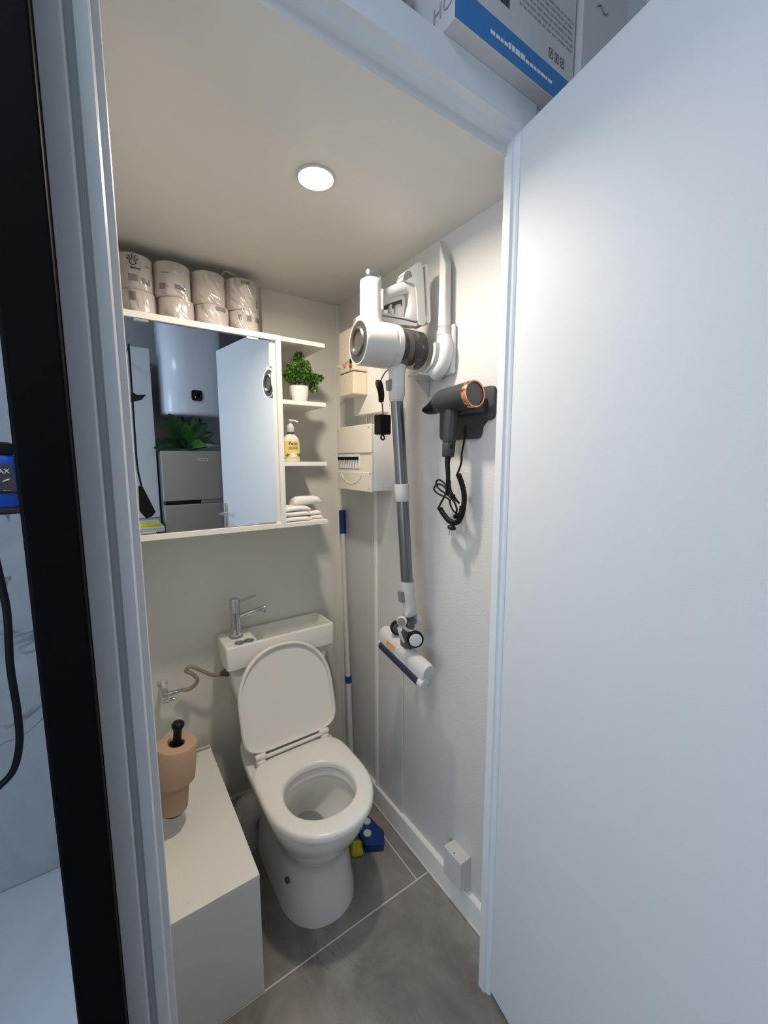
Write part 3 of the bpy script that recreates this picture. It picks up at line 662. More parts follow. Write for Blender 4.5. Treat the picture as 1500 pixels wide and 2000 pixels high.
# ------------------------------------------------------------------ electrical boxes on the right wall
# breaker board
bb_ = thing('breaker_box', 'ivory fuse box with a row of black breaker switches behind the vacuum', 'fuse box', (.85, 1.38, 1.383))
FX = .80; y0_, y1_ = 1.255, 1.51
b = B(); box(b, FX+.012, XR, y0_+.002, y1_-.002, 1.385, 1.626, .003); obj('housing', b, 'lacq2', bb_)
b = B(); box(b, FX, FX+.012, y0_, y1_, 1.568-.043, 1.628, .003); obj('upper_cover', b, 'ivory', bb_)
b = B(); prism(b, [Vector((FX+.0055, y, z)) for y, z in ((y0_, 1.4555), (y0_, 1.525), (y1_, 1.525), (y1_, 1.4555))], (.0065, 0, 0)); obj('front_plate', b, 'ivory', bb_)
b = B(); box(b, FX, FX+.012, y0_, y1_, 1.383, 1.455, .003); obj('lower_cover', b, 'ivory', bb_)
b = B(); cc = Vector((FX-.0005, (y0_+y1_)/2+.012, 1.47)); pts = [cc + Vector((0, .085*math.cos(t), -.062*math.sin(t))) for t in [PI*.12+PI*.76*i/12 for i in range(13)]]; tube(b, pts, .0014, 6, sm=False); obj('moulded_arc', b, 'ivory', bb_)
for k in range(9):
    ym = y1_-.012-.0180*k
    b = B(); box(b, FX+.0015, FX+.0050, ym-.0165, ym-.0008, 1.468, 1.521, .001, 1); br = obj('breaker', b, 'lacq2', bb_)
    b = B(); box(b, FX-.006, FX+.0015, ym-.0125, ym-.0045, 1.500, 1.512, .001, 1); obj('toggle', b, 'black', br)
b = B()
for k in range(7):
    ym = y1_-.02-.019*k; box(b, FX+.0004, FX+.0014, ym-.006, ym-.002, 1.476, 1.486+random.uniform(-.003, .004))
obj('printed_marks', b, 'greyink', bb_)
for (y, z) in ((y0_+.012, 1.615), (y1_-.012, 1.615), (y0_+.012, 1.397), (y0_+.004, 1.452)):
    b = B(); lathe(b, (FX, y, z), (-1, 0, 0), [(.004, 0), (.0038, .001), (0, .0012)], 10, True, False); obj('screw', b, 'greyink', bb_)
# meter backboard and meters
mb = thing('meter_board', 'tall white meter board on the right wall above the fuse box', 'electrical box', (.88, 1.38, 1.675))
b = B(); box(b, .862, XR, 1.285, 1.478, 1.676, 2.05, .002); obj('board', b, 'lacq', mb)
b = B()
for k in range(4): cyl(b, (.882, 1.36+.016*k, 1.64), (.882, 1.36+.016*k, 1.678), .004+.001*(k % 2), 10)
obj('cable_glands', b, 'steel', mb)
em = thing('electricity_meter', 'cream electricity disconnect block on the white meter board', 'electrical box', (.83, 1.42, 1.745))
b = B(); box(b, .800, .8615, 1.372, 1.48, 1.832, 1.985, .003); obj('upper_module', b, 'cream', em)
b = B(); box(b, .800, .8615, 1.372, 1.48, 1.746, 1.8275, .003); obj('lower_module', b, 'cream', em)
b = B(); box(b, .806, .861, 1.378, 1.478, 1.826, 1.833); obj('joint', b, 'card', em)
b = B(); box(b, .793, .8005, 1.381, 1.390, 1.842, 1.852, .001); obj('red_button', b, 'red', em)
b = B(); box(b, .794, .8005, 1.381, 1.390, 1.857, 1.872, .001); obj('black_button', b, 'black', em)
b = B(); lathe(b, (.800, 1.47, 1.858), (-1, 0, 0), [(.004, 0), (.004, .012), (.006, .016), (.0, .018)], 10); obj('lead_seal', b, 'plastic', em)
b = B(); tube(b, [(.799, 1.45, 1.868), (.796, 1.44, 1.86), (.799, 1.435, 1.85), (.797, 1.425, 1.862), (.799, 1.41, 1.868)], .0012, 5); obj('seal_wire', b, 'red', em)
for y, z in ((1.468, 1.785), (1.425, 1.79), (1.45, 1.93), (1.40, 1.925)):
    b = B(); lathe(b, (.800, y, z), (-1, 0, 0), [(.005, 0), (.0045, .0012), (0, .0013)], 12, True, False); obj('screw', b, 'ivory', em)

# ------------------------------------------------------------------ stick vacuum on its wall bracket
VY = 1.02
def vp(px, py, y=VY): return ony(px, py, y)
vc = thing('stick_vacuum', 'white and grey cordless stick vacuum hanging on the right wall', 'vacuum cleaner', (.80, VY, .85))
ac = vp(700, 666); ae = vp(774, 672)   # cyclone axis
AX = Vector((1, 0, 0)); c = Vector((ac.x, VY, 1.8245)); R0 = .0605
b = B(); lathe(b, c, AX, [(R0-.0065, 0), (R0-.002, -.001), (R0, .003), (R0, .012), (R0+.0005, .095), (R0-.0005, .102), (R0-.0015, .103), (R0-.0015, .106), (R0, .107), (R0-.001, .124), (R0-.006, .126)], 48); obj('motor_housing', b, 'plastic', vc, 40)
b = B(); lathe(b, c, AX, [(R0-.0065, -.0012), (R0-.009, .004), (.040, .009), (.038, -.003), (.034, -.007), (.031, -.004), (.030, .010), (.0, .010)], 44, True, False); fr = obj('filter_ring', b, 'ringgrey', vc, 40)
b = B(); lathe(b, c+Vector((-.0005, 0, 0)), AX, [(.0295, .009), (.026, .0075), (.012, .008), (0, .0082)], 36, True, False); obj('filter_centre', b, 'darkgrey', vc, 40)
c2 = c + AX*.126
b = B(); lathe(b, c2, AX, [(R0-.006, 0), (R0-.007, .002), (R0-.007, .085), (R0-.012, .092), (R0-.020, .093)], 44); obj('dust_cup', b, 'smoke', vc, 40)
b = B(); lathe(b, c2+AX*.004, AX, [(.044, 0), (.044, .012), (.034, .016), (.030, .045), (.036, .05), (.036, .056), (.022, .06), (.018, .08)], 36); obj('cyclone_core', b, 'midgrey', vc, 40)
b = B(); lathe(b, c2+AX*.028, AX, [(.0365, 0), (.038, .003), (.038, .014), (.0365, .017)], 36); obj('cyclone_ring', b, 'plastic', vc, 40)
# upright barrel with a chrome cap
k0 = Vector((.655, VY, 1.875))
b = B(); lathe(b, k0, (.0, 0, 1), [(.038, -.010), (.0345, .004), (.0325, .02), (.0315, .10), (.031, .112), (.029, .115)], 36); obj('battery_barrel', b, 'plastic', vc, 40)
b = B(); lathe(b, k0, (0, 0, 1), [(.0285, .113), (.0302, .115), (.0302, .132), (.0290, .1345), (.0, .1345)], 36, True, False); obj('chrome_cap', b, 'chrome', vc, 40)
b = B(); box(b, .672, .681, VY-.031, VY-.027, 1.908, 1.963, .003); obj('side_strip', b, 'greyplastic', vc)
# handle loop
HW = .014
def vpoly(pl, y=VY, r=.008, n=4): return rounded([Vector((ony(px, py, y).x, y, ony(px, py, y).z)) for px, py in pl], r, n)
outer = [(736, 570), (757, 562), (786, 553), (802, 549), (816, 560), (820, 600), (822, 637), (806, 634), (740, 620), (715, 622), (705, 612)]
def loop_frame(name, outp, inp, w, m, y=VY):
    b = B(); n = len(outp)
    o = [ony(px, py, y) for px, py in outp]; i_ = [ony(px, py, y) for px, py in inp]
    rings(b, [[p + Vector((0, -w*.7, 0)) for p in o], [p*1.0 + Vector((0, -w, 0)) + (q-p)*.15 for p, q in zip(o, i_)], [q + Vector((0, -w, 0)) + (p-q)*.15 for p, q in zip(o, i_)], [p + Vector((0, -w*.7, 0)) for p in i_],
              [p + Vector((0, w*.7, 0)) for p in i_], [q + Vector((0, w, 0)) + (p-q)*.15 for p, q in zip(o, i_)], [p + Vector((0, w, 0)) + (q-p)*.15 for p, q in zip(o, i_)], [p + Vector((0, w*.7, 0)) for p in o], [p + Vector((0, -w*.7, 0)) for p in o]], False, False)
    bmesh.ops.remove_doubles(b, verts=b.verts, dist=1e-6)
    return obj(name, b, m, vc, 50)
op_ = [(738, 582), (750, 568), (772, 560), (794, 556), (806, 556), (814, 566), (818, 590), (820, 618), (820, 636), (806, 634), (780, 627), (752, 621), (732, 618), (732, 600)]
ip_ = [(748, 592), (756, 588), (772, 583), (786, 580), (792, 580), (795, 586), (795, 600), (793, 615), (790, 626), (784, 624), (774, 620), (760, 617), (748, 616), (746, 604)]
loop_frame('handle', op_, ip_, .0145, 'plastic')
b = B(); prism(b, vpoly([(748, 600), (764, 594), (786, 588), (786, 601), (764, 606), (748, 606)], VY+.004, .002, 2), (0, .006, 0)); obj('trigger_guard', b, 'darkgrey', vc, 40)
b = B(); prism(b, vpoly([(762, 598), (767, 596), (767, 618), (762, 617)], VY-.006, .002, 2), (0, .010, 0)); prism(b, vpoly([(774, 598), (784, 596), (785, 621), (773, 620)], VY-.004, .003, 2), (0, .01, 0)); obj('trigger', b, 'plastic', vc, 40)
b = B(); prism(b, vpoly([(704, 614), (740, 617), (790, 628), (818, 636), (815, 641), (774, 635), (704, 622)], VY-.013, .003, 2), (0, .026, 0)); obj('rail', b, 'plastic', vc, 40)
# battery pack slab
b = B(); prism(b, vpoly([(788, 551), (793, 535), (808, 525), (822, 516), (827, 525), (830, 575), (833, 638), (824, 642), (818, 634), (815, 575), (812, 560), (797, 556)], VY-.018, .007, 4), (0, .036, 0), .0025, 1); bt_ = obj('battery_pack', b, 'plastic', vc, 40)
b = B(); prism(b, vpoly([(789, 552), (791, 540), (797, 534), (804, 535), (806, 546), (798, 548), (793, 553)], VY-.0186, .004, 3), (0, .037, 0)); obj('pack_inlay', b, 'midgrey', vc, 40)
b = B(); prism(b, vpoly([(832, 524), (836, 522), (841, 600), (842, 634), (838, 638), (832, 632), (831, 575)], VY-.016, .004, 3), (0, .032, 0), .002, 1); obj('charging_shoe', b, 'lacq2', vc, 40)
b = B(); prism(b, vpoly([(829, 545), (831, 545), (834, 620), (832, 626)], VY-.0175, .001, 1), (0, .03, 0)); obj('slot', b, 'midgrey', vc)
# neck, collar and tube; the hose axis leans slightly towards the wall at the bottom
Nt = (vp(752, 703)+vp(790, 703))/2; N1 = vp(776, 734); N2 = vp(776, 757); T0 = vp(775, 782, 1.032); T1 = vp(785, 952, 1.026); T2 = vp(795, 1136)
def ell(c, a, d, n=28): return [Vector((c.x+a*math.cos(t), c.y+d*math.sin(t), c.z)) for t in [2*PI*i/n for i in range(n)]]
b = B(); rings(b, [ell(Vector((vp(778, 690).x, VY, 1.801)), .026, .022), ell(Vector((vp(776, 702).x, VY, 1.791)), .038, .024), ell(Vector((vp(775, 713).x, VY, vp(775, 713).z)), .034, .024), ell(Vector((vp(776, 731).x, VY, vp(776, 731).z)), .0255, .0235), ell(vp(776, 757), .0250, .0235), ell(vp(776, 762), .0245, .0235)])
obj('neck', b, 'greyplastic', vc, 40)
b = B(); rings(b, [ell(vp(776, 757), .0262, .0250), ell(vp(776, 770), .0258, .0245), ell(vp(775, 780), .0225, .0225), ell(vp(775, 784), .019, .019)]); obj('upper_collar', b, 'plastic', vc, 40)
b = B(); prism(b, vpoly([(759, 742), (770, 738), (771, 760), (761, 762)], VY-.008, .002, 2), (0, .016, 0), .001, 1); obj('release_button', b, 'midgrey', vc, 40)
BM = Matrix.Translation((.87, VY, 1.66)) @ Matrix.Rotation(math.radians(-5), 4, 'Z') @ Matrix.Diagonal((.955, 1.02, 1.03, 1)) @ Matrix.Translation((-.87, -VY, -1.66))
for o_ in list(vc.children_recursive):   # the body is turned a little away from square to the wall
    og = ORG[o_.name]; o_.data.transform(Matrix.Translation(-og) @ BM @ Matrix.Translation(og))
b = B(); cyl(b, T0, T1, .0190, 26); obj('upper_tube', b, 'tube', vc, 40)
b = B(); lathe(b, vp(784.5, 945, 1.026), T2-T1, [(.0192, 0), (.0235, .001), (.0232, .020), (.0218, .048), (.0195, .054)], 28); obj('middle_collar', b, 'plastic', vc, 40)
b = B(); cyl(b, vp(786, 975, 1.025), T2, .0190, 26); obj('lower_tube', b, 'tube', vc, 40)
J = vp(796, 1185)
b = B(); rings(b, [ell(vp(795, 1136), .0195, .0195), ell(vp(795, 1134), .0228, .0228), ell(vp(796, 1150), .0228, .0228), ell(vp(799, 1175), .0225, .0215), ell(vp(801, 1190), .0225, .020), ell(vp(799, 1200), .024, .018), ell(vp(797, 1204), .016, .012)]); obj('lower_collar', b, 'plastic', vc, 40)
b = B(); prism(b, vpoly([(782, 1156), (794, 1155), (795, 1176), (784, 1178)], VY-.008, .002, 2), (0, .016, 0), .001, 1); obj('release_button', b, 'midgrey', vc, 40)
# floor head: long housing running along the wall
HA = onx(840, 1308, .80); HB = onx(752, 1228, .80)
HA = Vector((.800, .925, .838)); HB = Vector((.800, 1.175, .885)); hd = (HA-HB).normalized(); HL = (HA-HB).length
upv = Vector((0, 0, 1)); upv = (upv - hd*upv.dot(hd)).normalized(); sdv = hd.cross(upv)
def head_sec(t, s=1.0):
    base = HB + hd*t
    sec = [(-.022, -.036), (-.024, -.005), (-.023, .012), (-.014, .024), (0, .028), (.014, .024), (.023, .012), (.026, -.005), (.024, -.045), (.012, -.058), (.0, -.052), (-.006, -.040)]
    return [base + Vector((-1, 0, 0))*(-u)*s + upv*v*s for u, v in sec]
b = B(); rings(b, [head_sec(.0, .8), head_sec(.004, .96), head_sec(.012), head_sec(HL-.006), head_sec(HL-.001, .96), head_sec(HL, .93)]); obj('floor_head', b, 'plastic', vc, 35)
b = B(); cyl(b, HB+hd*.012+Vector((-.014, 0, -.038)), HA-hd*.026+Vector((-.014, 0, -.038)), .0165, 18); obj('brush_roll', b, 'navy', vc, 40)
b = B(); cyl(b, HA-hd*.0255+Vector((-.013, 0, -.036)), HA-hd*.003+Vector((-.013, 0, -.036)), .0180, 20, .003); cyl(b, HB+hd*.002+Vector((-.013, 0, -.036)), HB+hd*.0115+Vector((-.013, 0, -.036)), .0175, 20, .003); obj('roll_end', b, 'plastic', vc, 40)
b = B(); q = HB+hd*.060+Vector((-.0235, 0, 0)); prism(b, [q+upv*.014-hd*.004+Vector((.0035, 0, 0)), q+upv*.014+hd*.042+Vector((.0035, 0, 0)), q-upv*.006+hd*.042-Vector((.0022, 0, 0)), q-upv*.006-hd*.004-Vector((.0022, 0, 0))], (-.0012, 0, 0)); obj('orange_sticker', b, 'orange', vc, label='small orange sticker')
# swivel joint, pivots and wheels
b = B(); rings(b, [ell(vp(799, 1202), .015, .012), ell(vp(800, 1212), .0175, .018), ell(vp(797, 1226), .017, .022), ell(Vector((.795, 1.03, .905)), .018, .030), ell(Vector((.800, 1.04, .885)), .016, .028)]); obj('swivel_joint', b, 'darkgrey', vc, 45)
for (px, py, yy, mt) in ((785, 1214, VY-.020, 'midgrey'), (815, 1210, VY-.002, 'plastic')):
    q = vp(px, py, yy); dq = Vector((-.80, -.60, .05)); b = B(); lathe(b, q+Vector((.004, .004, 0)), dq, [(.013, -.008), (.0165, 0), (.0165, .006), (.0135, .008)], 26); cp_ = obj('pivot_cap', b, 'plastic', vc, 40)
    if mt == 'midgrey':
        b = B(); lathe(b, q+Vector((.004, .004, 0)), dq, [(.0130, .0075), (.0128, .0092), (0, .0098)], 26, True, False); obj('cap_disc', b, 'midgrey', vc, 40)
b = B(); tube(b, [vp(786, 1218, VY-.008), vp(794, 1229, VY-.020), vp(803, 1232, VY-.020), vp(812, 1224, VY-.006), vp(817, 1212, VY)], .0045, 10); obj('saddle', b, 'plastic', vc, 50)
b = B(); tube(b, [vp(779, 1228, VY-.012), vp(782, 1240, VY-.016), vp(789, 1254, VY-.016)], .0045, 10); tube(b, [vp(779, 1228, VY-.012), vp(784, 1224, VY-.014), vp(796, 1232, VY-.018)], .0035, 10); obj('yoke', b, 'plastic', vc, 50)
wd = Vector((-.45, -.89, .05)).normalized()
def wheel(wc, r_, hm='plastic'):
    b = B(); lathe(b, wc - wd*.010, wd, [(.014, 0), (r_-.002, .0), (r_, .003), (r_, .012), (r_-.002, .0155), (r_-.0065, .016), (r_-.0065, .012)], 34); wh = obj('wheel', b, 'black', vc, 40)
    b = B(); lathe(b, wc - wd*.010, wd, [(r_-.0065, .011), (r_-.0068, .0165), (.015, .0178), (.004, .0180), (.0035, .0165), (0, .0165)], 30, True, False); obj('wheel_hub', b, hm, wh, 40)
wc = vp(811, 1249, VY-.035); wheel(wc, .0275)
wc2 = vp(777, 1226, 1.09); wheel(wc2, .0255, 'darkgrey')
b = B(); cyl(b, wc, wc2, .007, 12); obj('wheel_axle', b, 'greyplastic', vc, 40)

# wall bracket with crevice tool
wb = thing('vacuum_bracket', 'white curved wall bracket holding the stick vacuum', 'bracket', (.895, .97, 1.80))
b = B()
cb = []
for i in range(13):  # quarter cradle under the dust cup
    a = math.radians(-95 + 110*i/12)
    cb.append([Vector((x_, c.y + -(r_)*math.sin(a+PI/2)*1.0 if False else c.y + r_*math.cos(a)*-1.0, c.z + r_*math.sin(a))) for x_, r_ in ((.835, .058), (.835, .067), (.898, .072), (.9045, .072), (.9045, .058))])
rings(b, cb); obj('cradle', b, 'plastic', wb, 50)
b = B(); box(b, .888, .9045, .935, 1.065, 1.755, 1.90, .008, 3); obj('wall_plate', b, 'plastic', wb, 40)
b = B(); prism(b, [Vector((.80, .985, 1.752)), Vector((.80, 1.04, 1.752)), Vector((.80, 1.04, 1.758)), Vector((.80, .985, 1.758))], (.09, 0, 0), .002, 1)
prism(b, [Vector((.84, 1.06, 1.755)), Vector((.9045, 1.06, 1.755)), Vector((.9045, 1.06, 1.70))], (0, .008, 0), .001, 1); obj('support_arm', b, 'plastic', wb, 40)
ct = thing('crevice_tool', 'long white crevice nozzle standing upright in the vacuum bracket', 'nozzle', (.878, .965, 1.86))
cpx, cpy = .876, .962
b = B(); rings(b, [rr(cpx-.017, cpx+.017, cpy-.017, cpy+.017, 1.862, .015), rr(cpx-.017, cpx+.017, cpy-.017, cpy+.017, 1.905, .015), rr(cpx-.0155, cpx+.0155, cpy-.0155, cpy+.0155, 1.93, .012)] +
      [[Vector((p.x, p.y, 2.135 - (0.075*(cpy+.014-p.y)/.028 if i_ else 0))) for p in rr(cpx-.013, cpx+.013, cpy-.014, cpy+.014, 0, .006)] if i_ else rr(cpx-.013, cpx+.013, cpy-.014, cpy+.014, 2.03, .006) for i_ in (0, 1)])
obj('nozzle', b, 'plastic', ct, 40)
for z in (1.868, 1.890):
    b = B(); lathe(b, (cpx, cpy, z), (0, 0, 1), [(.017, 0), (.019, .001), (.019, .005), (.017, .006)], 24); obj('ring', b, 'plastic', ct, 40)
b = B(); tube(b, [(cpx, cpy, 1.865), (cpx-.001, cpy-.006, 1.825), (cpx-.004, cpy+.006, 1.785), (cpx-.012, cpy+.036, 1.757)], .020, 16, taper=lambda t: 1.0+.35*math.sin(t*2.4)); obj('socket', b, 'greyplastic', wb, 50)

# charger hanging on its cord
ch = thing('power_adapter', 'black plug adapter hanging on its bundled cord behind the vacuum tube', 'charger', (.78, 1.155, 1.58))
b = B(); box(b, .762, .806, 1.135, 1.175, 1.583, 1.648, .005); obj('adapter_body', b, 'black', ch)
b = B(); tube(b, [(.782, 1.155, 1.585), (.776, 1.153, 1.573), (.782, 1.151, 1.566), (.790, 1.153, 1.573), (.784, 1.155, 1.585)], .0028, 8); obj('hanging_eye', b, 'black', ch, 50)
b = B(); tube(b, [(.786, 1.155, 1.645), (.783, 1.155, 1.68), (.780, 1.155, 1.69)], .0018, 6); 
for k in range(5):
    o_ = (k-2)*.0035
    tube(b, [(.776+o_, 1.155+o_*.4, 1.688), (.768+o_*.8, 1.153+o_, 1.715), (.765+o_, 1.155, 1.745), (.771+o_, 1.157, 1.757), (.779+o_, 1.157, 1.742), (.783+o_, 1.156, 1.712), (.779+o_, 1.155, 1.69)], .0021, 6)
tube(b, [(.772, 1.155, 1.75), (.79, 1.13, 1.79), (.84, 1.08, 1.82), (.885, 1.05, 1.83)], .0018, 6)
obj('cord', b, 'black', ch, 50)

# ------------------------------------------------------------------ hair dryer and holder
hh_ = thing('dryer_holder', 'charcoal plastic wall holder carrying the hair dryer', 'holder', (.90, .89, 1.56))
def wp(pl, x): return [onx(px, py, x) for px, py in pl]
b = B(); pl = rounded([(XR, .995, 1.560), (XR, .995, 1.70), (XR, .778, 1.70), (XR, .778, 1.612), (XR, .822, 1.606), (XR, .828, 1.560)], .014, 5)
prism(b, pl, (-.012, 0, 0), .003, 2); obj('back_plate', b, 'charcoal2', hh_, 40)
b = B(); box(b, .845, .894, .80, .905, 1.628, 1.648, .005); box(b, .846, .894, .80, .820, 1.645, 1.668, .004); obj('cradle', b, 'charcoal2', hh_, 40)
hdz = thing('hair_dryer', 'charcoal grey hair dryer with a rose copper ring resting in its wall holder', 'hair dryer', (.83, .85, 1.51))
da = Vector((.826, .786, 1.672)); db = Vector((.834, .966, 1.664)); dax = (db-da).normalized(); Ld = (db-da).length
b = B(); lathe(b, da, dax, [(.0345, .004), (.0350, .010), (.0350, .10), (.0345, .125), (.030, .145), (.024, .152)], 44); obj('barrel', b, 'charcoal', hdz, 40)
b = B(); lathe(b, da, dax, [(.0310, .004), (.0315, -.002), (.0345, -.003), (.0365, .001), (.0368, .012), (.0350, .0135), (.0320, .0135)], 44); obj('copper_ring', b, 'copper', hdz, 40)
b = B(); lathe(b, da, dax, [(.0312, .003), (.029, .001), (.015, .0), (0, 0)], 40, True, False); obj('rear_grille', b, 'grille', hdz, 40)
b = B(); 
def nz(t, a, c_, dz=0):
    base = da + dax*t + Vector((0, 0, dz)); u = Vector((0, 0, 1)); w = dax.cross(u)
    return [base + u*a*math.sin(q) + w*c_*math.cos(q) for q in [2*PI*i/28 for i in range(28)]]
rings(b, [nz(.140, .028, .028), nz(.150, .026, .026, -.002), nz(.172, .017, .030, -.012), nz(.188, .012, .031, -.016), nz(.190, .0095, .029, -.016), nz(.176, .008, .026, -.014)]); obj('nozzle', b, 'black', hdz, 40)
h0 = Vector((.828, .872, 1.652)); h1 = Vector((.812, .868, 1.508))
hx_ = (h1-h0).normalized()
b = B(); u = hx_.cross(Vector((1, 0, 0))).normalized(); w = hx_.cross(u)
rings(b, [[h0.lerp(h1, t) + u*(a*math.cos(q)) + w*(a*.95*math.sin(q)) for q in [2*PI*i/10+.3 for i in range(10)]] for t, a in ((0, .0205), (.1, .0200), (.6, .0190), (.72, .0192), (.74, .0178), (.76, .0192), (.98, .0180), (1, .0165))]); obj('handle', b, 'charcoal', hdz, 30)
b = B(); q = h0.lerp(h1, .80) + Vector((-.006, -.0155, 0)); box(b, q.x-.004, q.x+.004, q.y-.003, q.y+.002, q.z-.006, q.z+.006, .001); obj('switch', b, 'black', hdz)
b = B(); tube(b, [h1, h1+hx_*.02, (.812, .866, 1.45), (.818, .875, 1.40)], .0085, 12, taper=lambda t: 1-.35*t); obj('cord_guard', b, 'black', hdz, 50)
# cord: straight runs, a tied bundle and the coiled section (image pixels cast onto the plane of the cord)
KX = .85
def kp(pl, x=KX): return [onx(830+px*.09, 880+py*.09, x) for px, py in pl]
def coil(b, pts, R, r, turns):
    P = smooth_path(pts, 24); Ls = [0]
    for i in range(1, len(P)): Ls.append(Ls[-1] + (P[i]-P[i-1]).length)
    out = []; n = turns*9; u = None; j = 0
    for k in range(n+1):
        s = Ls[-1]*k/n
        while j < len(P)-2 and Ls[j+1] < s: j += 1
        t = (s-Ls[j])/max(1e-9, Ls[j+1]-Ls[j]); p = P[j].lerp(P[j+1], t); d = (P[j+1]-P[j]).normalized()
        if u is None: u, v = frame(d)
        else: u = (u - d*u.dot(d)).normalized(); v = d.cross(u)
        a = 2*PI*turns*k/n; out.append(p + (u*math.cos(a)+v*math.sin(a))*R)
    tube(b, out, r, 6, sm=False)
b = B(); tube(b, kp([(510, 560), (500, 700), (470, 850), (430, 980), (350, 1130), (280, 1270)]), .0030, 8)
tube(b, kp([(540, 640), (545, 780), (590, 930), (700, 1090), (740, 1150)]), .0030, 8)
tube(b, kp([(470, 780), (400, 690), (310, 635), (245, 680), (260, 770), (340, 860), (460, 940), (560, 1020), (640, 1130), (690, 1260), (680, 1350)], KX-.005), .0030, 8)
tube(b, kp([(480, 860), (400, 770), (300, 730), (210, 780), (205, 860), (290, 940), (420, 1000), (520, 1060), (560, 1200), (620, 1310), (690, 1370)], KX-.002), .0030, 8)
tube(b, kp([(500, 800), (560, 960), (640, 1060), (730, 1130)], KX-.004), .0030, 8)
tube(b, kp([(560, 1010), (640, 960)], KX-.006), .0030, 6, sm=False); tube(b, kp([(540, 1090), (640, 1000), (650, 960)], KX-.006), .0020, 6, sm=False)
obj('cord', b, 'black', hdz, 50)
b = B(); coil(b, kp([(330, 1260), (420, 1400), (540, 1530), (690, 1560), (790, 1420), (840, 1200), (850, 950), (800, 720), (730, 520)], KX+.006), .0062, .0024, 52); coil(b, kp([(640, 1440), (760, 1380), (800, 1200)], KX+.004), .0050, .0022, 12)
obj('coiled_cord', b, 'black', hdz, 60)
b = B(); tube(b, kp([(730, 530), (690, 540), (740, 420), (790, 250), (800, 60)], KX+.012) + [Vector((.885, .880, 1.55)), Vector((.888, .880, 1.60))], .0030, 8); obj('hanging_cord', b, 'black', hdz, 50)
q0, q1 = kp([(600, 1600), (560, 1760)])
b = B(); lathe(b, q0, q1-q0, [(.006, 0), (.007, .004), (.0125, .008), (.013, .013), (.011, .015)], 18); pg = obj('plug', b, 'black', hdz, 40)
b = B()
for o_ in (-.0045, .0045): cyl(b, q0+(q1-q0).normalized()*.014+Vector((0, o_*-1.2, 0)), q1+(q1-q0).normalized()*.012+Vector((0, o_*-1.2, 0)), .0016, 8)
obj('plug_pin', b, 'steel', pg, 40)

# ------------------------------------------------------------------ black shower profile, tray, shelf, bottle, hose
b = B(); box(b, -.0755, -.0255, .592, .655, 0.0, 2.75, .003); sp_ = thing('shower_screen', 'black metal upright of the shower enclosure left of the doorway', 'frame', (-.055, .62, 0)); obj('upright', b, 'satinblack', sp_)
b = B(); box(b, -.077, -.0755, .60, .612, 0.12, 2.75, .001); box(b, -.080, -.0755, .632, .645, 0.12, 2.75, .001); obj('glass_channel', b, 'satinblack', sp_)
tr = thing('shower_tray', 'white shower tray in the marble recess at the left', 'shower', (-.5, 1.15, 0))
b = B(); rings(b, [rr(-.95, -.079, .66, 1.659, .0, .01), rr(-.95, -.079, .66, 1.659, .118, .01), rr(-.947, -.082, .663, 1.656, .121, .01), rr(-.90, -.12, .71, 1.63, .121, .03), rr(-.88, -.14, .73, 1.61, .110, .03), rr(-.50, -.46, 1.1, 1.14, .100, .015)]); obj('basin', b, 'tray', tr, 40)
wr = thing('wire_shelf', 'black wire corner shelf on the marble shower wall', 'shelf', (-.17, 1.25, 1.40))
b = B()
for z, yy in ((1.400, 0), (1.440, 0)):
    tube(b, [(-.079, 1.06, z), (-.235, 1.06, z), (-.235, 1.36, z), (-.079, 1.36, z)], .0028, 8, sm=False)
for y in [1.06+.03*i for i in range(11)]: tube(b, [(-.079, y, 1.400), (-.235, y, 1.400)], .0018, 6, sm=False)
obj('wire_frame', b, 'black', wr)
sh = thing('shampoo_bottle', 'blue shower gel bottle with a black cap on the wire shelf', 'bottle', (-.182, 1.17, 1.402))
b = B(); rings(b, [[Vector((p.x, p.y, z)) for p in ov(-.176, 1.17, z, a, c_)] for z, a, c_ in ((1.4035, .034, .022), (1.408, .037, .024), (1.45, .0385, .025), (1.492, .036, .024), (1.507, .030, .020), (1.512, .024, .017))]); obj('bottle', b, 'shampoo', sh, 40)
b = B(); rings(b, [ov(-.176, 1.17, z, a, c_) for z, a, c_ in ((1.511, .024, .018), (1.514, .030, .021), (1.524, .033, .022), (1.534, .030, .020), (1.538, .020, .014))]); obj('cap', b, 'black', sh, 40)
fy = 1.1438
b = B(); prism(b, [Vector((x, fy+.0008, z)) for x, z in ((-.172, 1.43), (-.150, 1.43), (-.148, 1.462), (-.152, 1.492), (-.176, 1.492))], (0, .001, 0)); obj('dark_label', b, 'ink', sh)
obj('lettering', text_bm('AX', 0.0135, basis((-.1645, fy-.0004, 1.478), (1, 0, 0), (0, 0, 1))), 'whiteink', sh)
obj('lettering', text_bm('FRESH', 0.0055, basis((-.1610, fy-.0004, 1.437), (1, 0, 0), (0, 0, 1))), 'whiteink', sh)
b = B(); prism(b, [Vector((x, fy-.0003, z)) for x, z in ((-.169, 1.456), (-.159, 1.460), (-.155, 1.463), (-.159, 1.463), (-.167, 1.459))], (0, .0006, 0)); obj('swoosh', b, 'whiteink', sh)
b = B(); P_ = [ony(px, py, 1.25) for px, py in ((-30, 1000), (0, 1130), (14, 1200), (20, 1300), (34, 1390), (38, 1450), (28, 1500), (5, 1530), (-25, 1548), (-70, 1520), (-110, 1420))]
tube(b, P_, .0078, 12); tag(obj('shower_hose', b, 'black', None, 50), 'black flexible shower hose hanging in front of the marble wall', 'hose')

